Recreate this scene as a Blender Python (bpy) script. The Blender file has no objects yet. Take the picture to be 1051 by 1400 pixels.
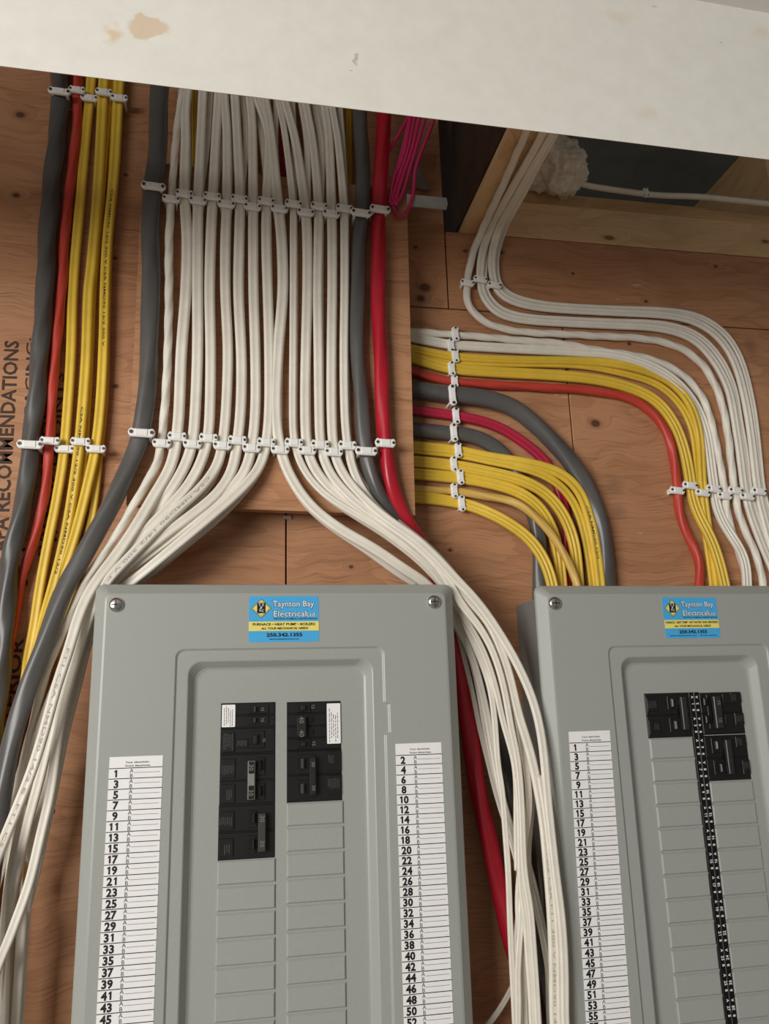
import bpy, bmesh, math, random
import numpy as np
from mathutils import Vector, Matrix
random.seed(7)
SC = bpy.context.scene
COL = SC.collection
# ------------------------------------------------------------------ camera
W, H = 1051.0, 1400.0
CX, CY = W/2, H/2
v1 = (6400-CX, 800-CY); v2 = (395-CX, -3750-CY)        # vanishing points of the wall's two directions
F = math.sqrt(-(v1[0]*v2[0]+v1[1]*v2[1]))
ex = np.array([v1[0], v1[1], F]); ex /= np.linalg.norm(ex)
ez = np.array([v2[0], v2[1], F]); ez -= ex*(ex@ez); ez /= np.linalg.norm(ez)
ey = np.cross(ez, ex)
RM = np.array([ex, ey, ez])
D = 0.92                                                # lens to wall, metres
cam = bpy.data.cameras.new('camera'); camo = bpy.data.objects.new('camera', cam); COL.objects.link(camo)
r_, u_, b_ = RM@np.array([1, 0, 0]), RM@np.array([0, -1, 0]), RM@np.array([0, 0, -1])
camo.matrix_world = Matrix(((r_[0], u_[0], b_[0], 0), (r_[1], u_[1], b_[1], -D), (r_[2], u_[2], b_[2], 0), (0, 0, 0, 1)))
cam.sensor_fit = 'VERTICAL'; cam.sensor_height = 36; cam.lens = F/H*36; cam.clip_start = .01
SC.camera = camo
# ------------------------------------------------------------------ light
wd = bpy.data.worlds.new('world'); SC.world = wd; wd.use_nodes = True
wd.node_tree.nodes['Background'].inputs[0].default_value = (1, .985, .95, 1)
wd.node_tree.nodes['Background'].inputs[1].default_value = .145
def area(name, loc, target, size, power, color=(1, .93, .84)):
    l = bpy.data.lights.new(name, 'AREA'); l.shape = 'RECTANGLE'; l.size, l.size_y = size; l.energy = power; l.color = color
    o = bpy.data.objects.new(name, l); COL.objects.link(o); o.location = loc
    o.rotation_euler = (Vector(target)-Vector(loc)).to_track_quat('-Z', 'Y').to_euler()
area('room_window', (-1.65, -2.15, .27), (.2, 0, .05), (1.25, 1.1), 58, (1, .985, .95))
SC.view_settings.view_transform = 'Standard'; SC.view_settings.look = 'None'; SC.view_settings.gamma = 1
SC.view_settings.use_curve_mapping = False; SC.view_settings.exposure = 0.0

# ------------------------------------------------------------------ helpers
def P(px, py, d=0.0):
    r = RM@np.array([px-CX, py-CY, F]); t = (D-d)/r[1]
    return np.array([r[0]*t, -d, r[2]*t]), t
def XZ(px, py, d=0.0):
    p, t = P(px, py, d); return p[0], p[2]
def lin(c):
    return tuple((x/255/12.92 if x/255 <= .04045 else ((x/255+.055)/1.055)**2.4) for x in c)+(1,)
def link(name, me, mat=None, parent=None):
    o = bpy.data.objects.new(name, me); COL.objects.link(o)
    if mat: me.materials.append(mat)
    if parent: o.parent = parent
    return o
def mesh(name, V, Fc, mat=None, parent=None, smooth=False):
    me = bpy.data.meshes.new(name); me.from_pydata([tuple(map(float, v)) for v in V], [], Fc); me.update()
    if smooth: me.polygons.foreach_set('use_smooth', [True]*len(me.polygons))
    return link(name, me, mat, parent)
def fixn(o):
    bm = bmesh.new(); bm.from_mesh(o.data); bmesh.ops.recalc_face_normals(bm, faces=bm.faces); bm.to_mesh(o.data); bm.free(); return o
def tag(o, label, cat, group=None, kind=None):
    o['label'] = label; o['category'] = cat
    if group: o['group'] = group
    if kind: o['kind'] = kind
    return o
def struct(o, label=None):
    o['kind'] = 'structure'
    if label: o['label'] = label
    return o
class MB:
    def __init__(s): s.v = []; s.f = []
    def add(s, V, Fc):
        n = len(s.v); s.v += [tuple(v) for v in V]; s.f += [tuple(i+n for i in f) for f in Fc]
    def box(s, x0, x1, y0, y1, z0, z1, ch=0.0):
        """box with its camera-side (low y) face chamfered by ch"""
        if ch:
            s.add([(x0, y1, z0), (x1, y1, z0), (x1, y1, z1), (x0, y1, z1), (x0, y0+ch, z0), (x1, y0+ch, z0), (x1, y0+ch, z1), (x0, y0+ch, z1),
                   (x0+ch, y0, z0+ch), (x1-ch, y0, z0+ch), (x1-ch, y0, z1-ch), (x0+ch, y0, z1-ch)],
                  [(3, 2, 1, 0)]+[(a, (a+1) % 4, 4+(a+1) % 4, 4+a) for a in range(4)]+[(4+a, 4+(a+1) % 4, 8+(a+1) % 4, 8+a) for a in range(4)]+[(8, 9, 10, 11)])
        else:
            s.add([(x0, y0, z0), (x1, y0, z0), (x1, y1, z0), (x0, y1, z0), (x0, y0, z1), (x1, y0, z1), (x1, y1, z1), (x0, y1, z1)],
                  [(3, 2, 1, 0), (4, 5, 6, 7), (0, 1, 5, 4), (1, 2, 6, 5), (2, 3, 7, 6), (3, 0, 4, 7)])
    def prism(s, pts, y0, y1):
        n = len(pts)
        s.add([(x, y0, z) for x, z in pts]+[(x, y1, z) for x, z in pts],
              [tuple(range(n)), tuple(range(2*n-1, n-1, -1))]+[(i, n+i, n+(i+1) % n, (i+1) % n) for i in range(n)])
    def build(s, name, mat, parent=None, smooth=False):
        return fixn(mesh(name, s.v, s.f, mat, parent, smooth))

# ------------------------------------------------------------------ materials
class NT:
    def __init__(s, name, rough=.5, metal=0.0):
        s.m = bpy.data.materials.new(name); s.m.use_nodes = True; s.t = s.m.node_tree; s.b = s.t.nodes['Principled BSDF']
        s.b.inputs['Roughness'].default_value = rough; s.b.inputs['Metallic'].default_value = metal
        s.co = s.n('ShaderNodeTexCoord').outputs['Object']
    def n(s, t, **k):
        x = s.t.nodes.new(t)
        for a, b in k.items(): setattr(x, a, b)
        return x
    def set(s, inp, v):
        if hasattr(v, 'links'): s.t.links.new(v, inp)
        else: inp.default_value = v
    def math(s, op, a, b=0.0, c=0.0, clamp=False):
        x = s.n('ShaderNodeMath', operation=op, use_clamp=clamp); s.set(x.inputs[0], a); s.set(x.inputs[1], b); s.set(x.inputs[2], c); return x.outputs[0]
    def vmath(s, op, a, b, out=0):
        x = s.n('ShaderNodeVectorMath', operation=op); s.set(x.inputs[0], a); s.set(x.inputs[1], b); return x.outputs[out]
    def noise(s, vec, scale, detail=3.0, rough=.5, dist=0.0):
        x = s.n('ShaderNodeTexNoise'); s.set(x.inputs['Vector'], vec); x.inputs['Scale'].default_value = scale; x.inputs['Detail'].default_value = detail
        x.inputs['Roughness'].default_value = rough; x.inputs['Distortion'].default_value = dist; return x.outputs['Fac']
    def ramp(s, fac, stops):
        x = s.n('ShaderNodeValToRGB'); s.set(x.inputs[0], fac); e = x.color_ramp.elements
        while len(e) < len(stops): e.new(.5)
        for q, (p, c) in zip(e, stops): q.position = p; q.color = c if len(c) == 4 else tuple(c)+(1,)
        return x.outputs[0]
    def mix(s, fac, a, b, mode='MIX'):
        x = s.n('ShaderNodeMix', data_type='RGBA', blend_type=mode); s.set(x.inputs[0], fac); s.set(x.inputs[6], a); s.set(x.inputs[7], b); return x.outputs[2]
    def base(s, c): s.set(s.b.inputs['Base Color'], c)
    def bump(s, h, strength=.3, dist=.002):
        x = s.n('ShaderNodeBump'); x.inputs['Strength'].default_value = strength; x.inputs['Distance'].default_value = dist; s.set(x.inputs['Height'], h)
        s.t.links.new(x.outputs[0], s.b.inputs['Normal'])
    def smooth(s, v, a, b):
        x = s.n('ShaderNodeMapRange', interpolation_type='SMOOTHSTEP'); s.set(x.inputs[0], v)
        for i, q in enumerate((a, b, 0.0, 1.0)): x.inputs[i+1].default_value = q
        return x.outputs[0]
def spots(n, vec, pts, soft=.35):
    """mask that is 1 inside any of the (x, z, rx, rz) ellipses"""
    m = None
    for x, z, rx, rz in pts:
        d = n.vmath('MULTIPLY', n.vmath('SUBTRACT', vec, (x, 0, z)), (1/rx, 0, 1/rz))
        k = n.smooth(n.vmath('LENGTH', d, (0, 0, 0), 1), 1.0, 1.0-soft)
        m = k if m is None else n.math('MAXIMUM', m, k)
    return m
KN = [(28, 157, 6), (22, 267, 5), (172, 239, 3), (158, 528, 4), (157, 353, 3), (684, 345, 4), (636, 343, 3), (783, 374, 2.5), (978, 364, 2.5), (883, 412, 2.5), (814, 579, 7),
      (615, 752, 3), (575, 408, 6), (581, 393, 8), (568, 338, 3), (771, 462, 4), (775, 505, 3), (160, 690, 3), (860, 470, 3), (480, 775, 3)]
KNOTS = []
for x, y, r in KN:
    p, t = P(x, y, 0); KNOTS.append((p[0], p[2], r*t*1.25, r*t))
def wood(name, light, mid, dark, knots, freq=1.0, seed=0.0, rough=.62):
    n = NT(name, rough)
    w = n.noise(n.co, 9, 2)
    wv = n.n('ShaderNodeCombineXYZ'); n.set(wv.inputs[2], n.math('MULTIPLY', w, .05)); n.set(wv.inputs[0], seed)
    co = n.vmath('ADD', n.co, wv.outputs[0])
    if knots:
        near = spots(n, n.co, [(a, b, c*4, d*3) for a, b, c, d in knots], 1.0)
        kv = n.n('ShaderNodeCombineXYZ'); n.set(kv.inputs[2], n.math('MULTIPLY', near, .035)); co = n.vmath('ADD', co, kv.outputs[0])
    c1 = n.vmath('MULTIPLY', co, (1.5, 1.5, 7.0*freq))
    f1 = n.noise(c1, 1.6, 3, .45, .35)
    ring = n.math('FRACT', n.math('MULTIPLY', f1, 11.0))
    ringm = n.math('MULTIPLY', n.smooth(ring, .42, .95), n.smooth(ring, 1.0, .95))
    tone = n.noise(n.vmath('MULTIPLY', co, (2, 2, 9)), 1.7, 4, .6)
    fib = n.noise(n.vmath('MULTIPLY', co, (14, 14, 420)), 1.0, 3, .7)
    col = n.ramp(tone, [(.25, mid), (.72, light)])
    col = n.mix(n.math('MULTIPLY', ringm, .22), col, dark)
    col = n.mix(n.math('MULTIPLY', n.smooth(fib, .47, .72), .5), col, dark)
    streak = n.smooth(n.noise(n.vmath('MULTIPLY', co, (4, 4, 130)), 1.0, 2, .5, .4), .60, .76)
    col = n.mix(n.math('MULTIPLY', streak, .45), col, dark)
    if knots:
        k = spots(n, co if False else n.co, knots, .5)
        halo = spots(n, n.co, [(a, b, c*2.0, d*1.7) for a, b, c, d in knots], .8)
        col = n.mix(n.math('MULTIPLY', halo, .5), col, dark)
        col = n.mix(n.math('MULTIPLY', k, .85), col, tuple(x*.35 for x in dark[:3])+(1,))
    if name == 'plywood':
        sm_ = [(P(x, y, 0)[0][0], P(x, y, 0)[0][2], r*.0008, q*.0008) for x, y, r, q in ((838, 655, 26, 30), (845, 690, 20, 22), (806, 650, 16, 18), (1025, 470, 20, 26))]
        col = n.mix(n.math('MULTIPLY', spots(n, n.vmath('ADD', n.co, n.vmath('MULTIPLY', wv.outputs[0], (0, 0, .3))), sm_, 1.0), .42), col, lin((92, 84, 72)))
        sc_ = [(P(x, y, 0)[0][0], P(x, y, 0)[0][2], r*.0008, q*.0008) for x, y, r, q in ((773, 543, 12, 1.6), (760, 540, 5, 1.2), (875, 729, 5, 1.5), (870, 390, 14, 4), (845, 409, 6, 2))]
        col = n.mix(n.math('MULTIPLY', spots(n, n.co, sc_, .9), n.math('MULTIPLY', fib, 1.1)), col, lin((226, 196, 164)))
    n.base(col)
    n.bump(n.math('ADD', n.math('MULTIPLY', fib, .6), ringm), .22, .0008)
    return n.m
M = {}
M['ply'] = wood('plywood', lin((198, 146, 106)), lin((178, 124, 86)), lin((122, 77, 48)), KNOTS)
M['ply2'] = wood('plywood_backer', lin((203, 151, 111)), lin((184, 130, 91)), lin((132, 86, 56)), [], 1.2, 3.1)
M['lumber'] = wood('lumber', lin((240, 204, 156)), lin((222, 182, 132)), lin((186, 140, 94)),
                   [(P(832, 326, 0)[0][0], P(832, 326, 0)[0][2], .010, .0045), (P(1045, 331, 0)[0][0], P(1045, 331, 0)[0][2], .008, .004)], .6, 7.7, .6)
def plain(name, rgb, rough=.5, metal=0.0, noise_s=0.0, bump=0.0, var=.06, spec=None):
    n = NT(name, rough, metal); c = lin(rgb)
    if noise_s:
        f = n.noise(n.co, noise_s, 3, .6)
        n.base(n.ramp(f, [(.3, tuple(x*(1-var) for x in c[:3])), (.7, tuple(min(1, x*(1+var)) for x in c[:3]))]))
        if bump: n.bump(f, bump, .0006)
    else: n.base(c)
    if spec is not None: n.b.inputs['Specular IOR Level'].default_value = spec
    return n.m
M['white'] = plain('white_sheath', (238, 231, 217), .42, 0, 55, .06, .05)
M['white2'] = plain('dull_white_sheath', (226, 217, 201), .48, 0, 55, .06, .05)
M['yellow'] = plain('yellow_sheath', (232, 194, 66), .42, 0, 40, .05, .07)
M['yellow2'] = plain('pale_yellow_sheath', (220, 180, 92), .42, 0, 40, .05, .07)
M['grey'] = plain('grey_sheath', (92, 90, 88), .32, 0, 26, .10, .10)
M['grey2'] = plain('dark_grey_sheath', (84, 82, 80), .34, 0, 26, .10, .10)
M['orange'] = plain('orange_red_sheath', (196, 66, 52), .45, 0, 30, .08, .07)
M['red'] = plain('red_sheath', (186, 30, 48), .32, 0, 30, .08, .08)
M['magenta'] = plain('crimson_sheath', (182, 36, 66), .42, 0, 30, .06, .07)
M['pink'] = plain('pink_wire', (216, 56, 110), .40, 0, 30, .03, .07)
M['clip'] = plain('clip_plastic', (250, 248, 243), .40, 0, 80, .03, .02)
M['nail'] = plain('nail_steel', (92, 88, 84), .45, .7, 300, .1, .15)
M['panel'] = plain('grey_enamel', (167, 169, 163), .36, 0, 420, .05, .03)
M['box'] = plain('box_steel', (140, 141, 137), .45, .15, 200, .04, .05)
M['black'] = plain('breaker_plastic', (24, 23, 23), .38, 0, 60, .08, .15)
M['black2'] = plain('breaker_dark_plastic', (9, 9, 9), .40, 0, 60, .05, .15)
M['toggle'] = plain('toggle_plastic', (46, 44, 42), .28, 0, 60, .04, .1)
M['tie'] = plain('handle_tie_plastic', (72, 70, 67), .25, 0, 60, .04, .1)
M['tiesil'] = plain('handle_tie_metal', (176, 172, 164), .30, .6, 60, .04, .1)
M['paper'] = plain('label_paper', (250, 248, 246), .6, 0, 90, .03, .02)
M['ink'] = plain('black_ink', (22, 21, 22), .6)
M['inkgrey'] = plain('grey_ink', (112, 108, 106), .6)
M['inkgrey2'] = plain('soft_black_ink', (84, 70, 34), .6)
M['stencil'] = plain('stencil_ink', (66, 42, 28), .7, 0, 500, 0, .35)
M['print'] = plain('grey_print', (186, 179, 166), .5)
M['breakerprint'] = plain('breaker_print', (122, 119, 113), .5)
M['fineprint'] = plain('breaker_fine_print', (84, 81, 77), .5)
M['screw'] = plain('zinc_screw', (214, 212, 208), .22, 1.0, 200, .05, .1)
M['blue'] = plain('sticker_blue', (78, 180, 238), .35, 0, 50, 0, .02)
M['lemon'] = plain('sticker_yellow', (248, 232, 122), .35, 0, 50, 0, .02)
M['navy'] = plain('sticker_navy', (18, 24, 46), .4)
M['stwhite'] = plain('sticker_white', (246, 246, 244), .4)
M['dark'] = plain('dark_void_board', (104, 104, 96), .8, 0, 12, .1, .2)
M['joist_shade'] = plain('joist_shade_brown', (64, 44, 30), .8, 0, 40, .2, .3)  # dark brown standing in for shade on the joist's left side
M['galv'] = plain('galvanised_strip', (176, 172, 168), .4, .1, 60, .1, .1)
M['scrap'] = plain('grey_paper', (150, 142, 130), .8, 0, 60, .1, .08)
M['insul'] = plain('insulation_wool', (238, 228, 212), .9, 0, 160, .8, .18)
M['concrete'] = plain('concrete', (150, 144, 136), .8, 0, 8, .2, .12)
n = NT('painted_drywall', .55)                                   # stains and scuffs are marks on the paint
nz = n.noise(n.co, 60, 5, .6)
wob = n.n('ShaderNodeTexNoise'); n.set(wob.inputs['Vector'], n.co); wob.inputs['Scale'].default_value = 70; wob.inputs['Detail'].default_value = 3
cow = n.vmath('ADD', n.co, n.vmath('MULTIPLY', n.vmath('SUBTRACT', wob.outputs['Color'], (.5, .5, .5)), (.022, 0, .022)))
DB = .395                                               # bulkhead face, metres off the wall
def sp(x, y, rx, ry):
    p, t = P(x, y, DB); return (p[0], p[2], rx*t, ry*t)
c = n.ramp(nz, [(.3, lin((222, 219, 210))), (.7, lin((229, 226, 218)))])
c = n.mix(n.math('MULTIPLY', spots(n, cow, [sp(205, 38, 31, 17)], .35), .60), c, lin((206, 172, 130)))
c = n.mix(n.math('MULTIPLY', spots(n, cow, [sp(152, 44, 22, 20)], .8), .75), c, lin((214, 184, 142)))
c = n.mix(n.math('MULTIPLY', spots(n, cow, [sp(485, 78, 3, 8), sp(481, 95, 1.6, 3), sp(987, 62, 3, 2.5), sp(890, 8, 3, 1.5)], .6), .45), c, lin((120, 112, 104)))
c = n.mix(n.math('MULTIPLY', spots(n, cow, [sp(845, 22, 36, 16), sp(885, 158, 30, 14), sp(1040, 45, 40, 16)], .95), .30), c, lin((214, 190, 160)))
n.base(c); n.bump(nz, .12, .0006); M['drywall'] = n.m
M['ceil'] = plain('ceiling_paint', (236, 232, 226), .6, 0, 60, .1, .02)

# ------------------------------------------------------------------ lettering
_tc = {}
def text_geo(s, bold=0.0):
    k = (s, bold)
    if k not in _tc and s.isdigit() and (len(s) > 1 or s == '1'):        # figures set on an even pitch, the 1 with its flag
        V, Fc = [], []; x = 0
        for ch in s:
            if ch == '1':
                b_ = bold*.8; g = [(.19-b_, 0), (.29+b_, 0), (.29+b_, .70), (.22-b_, .70), (.05, .585), (.05, .475-b_), (.19-b_, .56-b_)], [(0, 1, 2, 6), (2, 3, 6), (3, 4, 5, 6)]
            else: g = text_geo(ch, bold)
            n = len(V); x0 = min(q[0] for q in g[0]); x1 = max(q[0] for q in g[0]); o = (.53-(x1-x0))/2-x0
            V += [(x+o+a, c) for a, c in g[0]]; Fc += [tuple(i+n for i in f) for f in g[1]]; x += .53
        _tc[k] = (V, Fc)
    if k not in _tc:
        cu = bpy.data.curves.new('t', 'FONT'); cu.body = s; cu.offset = bold; cu.resolution_u = 2
        o = bpy.data.objects.new('t', cu); COL.objects.link(o)
        me = bpy.data.meshes.new_from_object(o.evaluated_get(bpy.context.evaluated_depsgraph_get()))
        V = [(v.co.x, v.co.y) for v in me.vertices]; Fc = [tuple(p.vertices) for p in me.polygons]
        bpy.data.objects.remove(o); bpy.data.curves.remove(cu); bpy.data.meshes.remove(me)
        _tc[k] = (V, Fc)
    return _tc[k]
def text(mb, s, x, z, h, y, bold=0.0, width=None, align='c', rot=0.0, shear=0.0):
    """cap height h; x,z anchor at the vertical middle; width squeezes the line to that length"""
    V, Fc = text_geo(s, bold)
    if not V: return
    xs = [v[0] for v in V]; x0, x1 = min(xs), max(xs); k = h/.70
    kx = k if width is None else width/(x1-x0)
    off = {'c': (x0+x1)/2, 'l': x0, 'r': x1}[align]; ca, sa = math.cos(rot), math.sin(rot); out = []
    for a, b in V:
        a = (a-off)*kx; b = (b-.35)*k; a += shear*b
        out.append((x+a*ca-b*sa, y, z+a*sa+b*ca))
    mb.add(out, Fc)
def flat(mb, x0, x1, z0, z1, y): mb.add([(x0, y, z0), (x1, y, z0), (x1, y, z1), (x0, y, z1)], [(0, 1, 2, 3)])
def rrect(x0, x1, z0, z1, r, n=5):
    pts = []
    for cx, cz, a0 in ((x1-r, z1-r, 0), (x0+r, z1-r, 90), (x0+r, z0+r, 180), (x1-r, z0+r, 270)):
        for i in range(n+1):
            a = math.radians(a0+90*i/n); pts.append((cx+r*math.cos(a), cz+r*math.sin(a)))
    return pts

# ------------------------------------------------------------------ the room
JX, JZ = .271, .6205                      # where the tall sheet ends, and the top of the low sheets
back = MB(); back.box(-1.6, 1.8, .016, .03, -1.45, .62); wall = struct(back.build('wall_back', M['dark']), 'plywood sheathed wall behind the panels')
G = .0009
def sheet(x0, x1, z0, z1, mat='ply'):
    b = MB(); b.box(x0+G, x1-G, 0, .0155, z0+G, z1-G, .0006); return b.build('plywood_sheet', M[mat], wall)
xm, zm = .0605, .506
ls = sheet(-1.6, xm, -1.45, .95); sheet(xm, JX, zm, .95); sheet(xm, .427, -1.45, zm)
sheet(JX, 1.8, zm, JZ); sheet(.427, 1.8, -1.45, zm)
b = MB()
def sten(s, px, py0, py1, hpx, bold=.02):
    """stencilled line reading upwards between two heights in column px"""
    (p0, t), (p1, _) = P(px[0], py0), P(px[1], py1)
    v = p1-p0; L = math.hypot(v[0], v[2]); text(b, s, (p0[0]+p1[0])/2, (p0[2]+p1[2])/2, hpx*t, -.0004, bold, L, 'c', math.atan2(v[2], v[0]))
sten('SEE APA RECOMMENDATIONS', (-4, 16), 800, 466, 19, .022)
sten('EDGE SPACING:', (36, 42), 660, 462, 11, .012)
sten('PANEL GRADE', (58, 64), 760, 560, 11, .012)
sten('1/8 INCH JOINTS', (72, 82), 740, 510, 11, .012)
sten('EXTERIOR', (4, 25), 1030, 872, 15, .022)
sten('MILL', (31, 38), 800, 740, 12, .03)
sten('PLY', (71, 75), 1112, 1050, 7, .01)
b.build('lettering', M['stencil'], ls)
b = MB(); b.box(-2.5, 2.5, -3.5, .03, -1.55, -1.45); struct(b.build('floor', M['concrete']))
# white drywall bulkhead and the ceiling it meets
b = MB(); x0, x1 = -.9, 1.5
def edge(p, q):
    (xa, za), (xb, zb_) = XZ(*p, DB), XZ(*q, DB)
    return lambda x: za+(x-xa)*(zb_-za)/(xb-xa)
zb, zt = edge((0, 90), (1051, 218)), edge((950, 0), (1051, 18))
b.add([(x0, -DB, zb(x0)), (x1, -DB, zb(x1)), (x1, -DB, zt(x1)), (x0, -DB, zt(x0)), (x0, -DB+.004, zb(x0)+.003), (x1, -DB+.004, zb(x1)+.003), (x1, -DB+.012, zt(x1)), (x0, -DB+.012, zt(x0))],
      [(0, 1, 2, 3), (4, 7, 6, 5), (0, 4, 5, 1), (3, 2, 6, 7), (0, 3, 7, 4), (1, 5, 6, 2)])
struct(b.build('wall_bulkhead', M['drywall']), 'white painted bulkhead across the top with a brown stain')
b = MB(); b.add([(x0, -DB+.012, zt(x0)), (x1, -DB+.012, zt(x1)), (x1, -1.7, zt(x1)), (x0, -1.7, zt(x0)), (x0, -DB+.012, zt(x0)+.012), (x1, -DB+.012, zt(x1)+.012), (x1, -1.7, zt(x1)+.012), (x0, -1.7, zt(x0)+.012)],
                [(0, 1, 2, 3), (4, 7, 6, 5), (0, 4, 5, 1), (3, 2, 6, 7), (0, 3, 7, 4), (1, 5, 6, 2)]); struct(b.build('ceiling', M['ceil']))
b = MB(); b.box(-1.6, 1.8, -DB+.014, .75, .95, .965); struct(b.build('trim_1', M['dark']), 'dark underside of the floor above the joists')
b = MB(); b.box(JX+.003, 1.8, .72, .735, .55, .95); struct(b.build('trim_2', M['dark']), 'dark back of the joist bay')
# framing
b = MB(); b.box(.2935, .336, -DB+.014, .70, JZ-.001, .86); jo = tag(b.build('joist', M['lumber']), 'pale wooden joist running forward above the white cable bend', 'beam')
b = MB(); b.box(.2905, .2934, -DB+.014, .70, JZ+.009, .86); b.build('side_shade_sheet', M['joist_shade'], jo)['label'] = 'added dark brown sheet painting the shade of the left face'  # added thin sheet; its dark colour paints the shade on the joist's side
b = MB(); b.box(.80, .84, .03, .70, .72, .86); tag(b.build('joist', M['lumber']), 'dim second joist deep in the bay at right', 'beam')
b = MB(); b.box(.3365, 1.8, -.0015, .085, JZ, JZ+.0545, .001); tag(b.build('sill_plate', M['lumber']), 'pale lower sill plate with an oval knot on top of the plywood', 'lumber')
b = MB(); b.box(.3365, 1.8, .020, .09, JZ+.055, JZ+.089, .001); tag(b.build('sill_plate', M['lumber']), 'shaded upper sill plate set back under the single white wire', 'lumber')
# raised plywood backer the middle cables are clipped to
BK = .046
bk = MB()
bk.prism([(-.1135, .2235), (.2045, .2165), (.2100, .6425), (-.1140, .6505)], -BK, -BK+.0125)
backer = tag(bk.build('plywood_backer', M['ply2']), 'raised plywood backer board behind the middle run of white cables', 'board')
for x in (-.08, .15):
    s = MB(); s.box(x, x+.038, -BK+.0125, -.0002, .60, .638); s.build('spacer_block', M['lumber'], backer)
    s = MB(); s.box(x, x+.038, -BK+.0125, -.0002, .225, .262); s.build('spacer_block', M['lumber'], backer)
# small metal bits
b = MB(); q = [XZ(556, 266, .05), XZ(610, 271, .05), XZ(611.5, 279, .05), XZ(610, 287, .05), XZ(556, 282, .05)]
b.prism(q, -.051, -.0495); tag(b.build('metal_strap', M['galv']), 'short grey metal strap beyond the pink wires', 'strap')
b = MB(); b.prism([XZ(567, 213, .004), XZ(588, 258, .004), XZ(579, 260, .004), XZ(570, 257, .004), XZ(562, 255, .004)], -.004, -.003)
tag(b.build('paper_scrap', M['scrap']), 'grey triangular paper scrap hanging behind the pink wires', 'paper')
b = MB(); x, z = XZ(393, 707, .003); b.box(x-.005, x+.005, -.003, 0, z-.002, z+.0025, .0008); tag(b.build('wood_staple', M['galv']), 'small bent steel staple under the plywood backer', 'staple')
# insulation tuft
bm = bmesh.new(); bmesh.ops.create_icosphere(bm, subdivisions=5, radius=1)
from mathutils import noise as mn
for v in bm.verts:
    q = v.co.copy(); k = 1+.42*mn.noise(q*1.5)+.25*(1-2*abs(mn.noise(q*2.6+Vector((3, 1, 2)))))+.10*mn.noise(q*7)
    v.co = Vector((q.x*.040*k, q.y*.03*k, q.z*.036*k))
me = bpy.data.meshes.new('insulation_tuft'); bm.to_mesh(me); bm.free()
me.polygons.foreach_set('use_smooth', [True]*len(me.polygons))
o = link('insulation_tuft', me, M['insul']); p, _ = P(760, 228, -.002); o.location = p; tag(o, 'crumpled white insulation stuffed beside the joist', 'insulation')

# ------------------------------------------------------------------ cables
def profile(kind, lobes, floor):
    """closed ring of (u, v, with u across in -1..1 and v along the normal in -1..1)"""
    pts = []
    if kind == 'flat':
        per = 7; N = lobes*per; up = []
        for i in range(N+1):
            u = -math.cos(math.pi*i/N)
            r = 1.0/lobes; best = 0
            for j in range(lobes):
                cu = -1+r*(2*j+1); q = r*r-(u-cu)**2
                if q > 0: best = max(best, math.sqrt(q)/r)
            edge = min(1, math.sqrt(max(0, 1-abs(u)**(2*lobes))))
            up.append((u, max(best, floor*edge if abs(u) < 1-r else 0)))
        pts = up+[(u, -v) for u, v in up[-2:0:-1]]
    else:
        for i in range(22):
            a = math.pi-2*math.pi*i/22; k = 1+(.075*math.cos(3*a) if kind == 'twist' else 0); pts.append((k*math.cos(a), k*math.sin(a)))
    return np.array(pts)
def smooth_path(C, step=.004):
    C = np.array(C); n = len(C); out = []
    for i in range(n-1):
        p0, p1, p2, p3 = C[max(i-1, 0)], C[i], C[i+1], C[min(i+2, n-1)]
        L = np.linalg.norm(p2[:3]-p1[:3]); m = max(2, int(L/step))
        for k in range(m):
            t = k/m; out.append(.5*((2*p1)+(-p0+p2)*t+(2*p0-5*p1+4*p2-p3)*t*t+(-p0+3*p1-3*p2+p3)*t**3))
    out.append(C[-1]); A = np.array(out)
    s = np.concatenate([[0], np.cumsum(np.linalg.norm(np.diff(A[:, :3], axis=0), axis=1))])
    S = np.linspace(0, s[-1], max(8, int(s[-1]/step))); A = np.stack([np.interp(S, s, A[:, j]) for j in range(A.shape[1])], 1)
    for _ in range(14):
        B = A.copy(); B[1:-1] = .25*A[:-2]+.5*A[1:-1]+.25*A[2:]; A = B
    return A, S
SM = []
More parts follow.
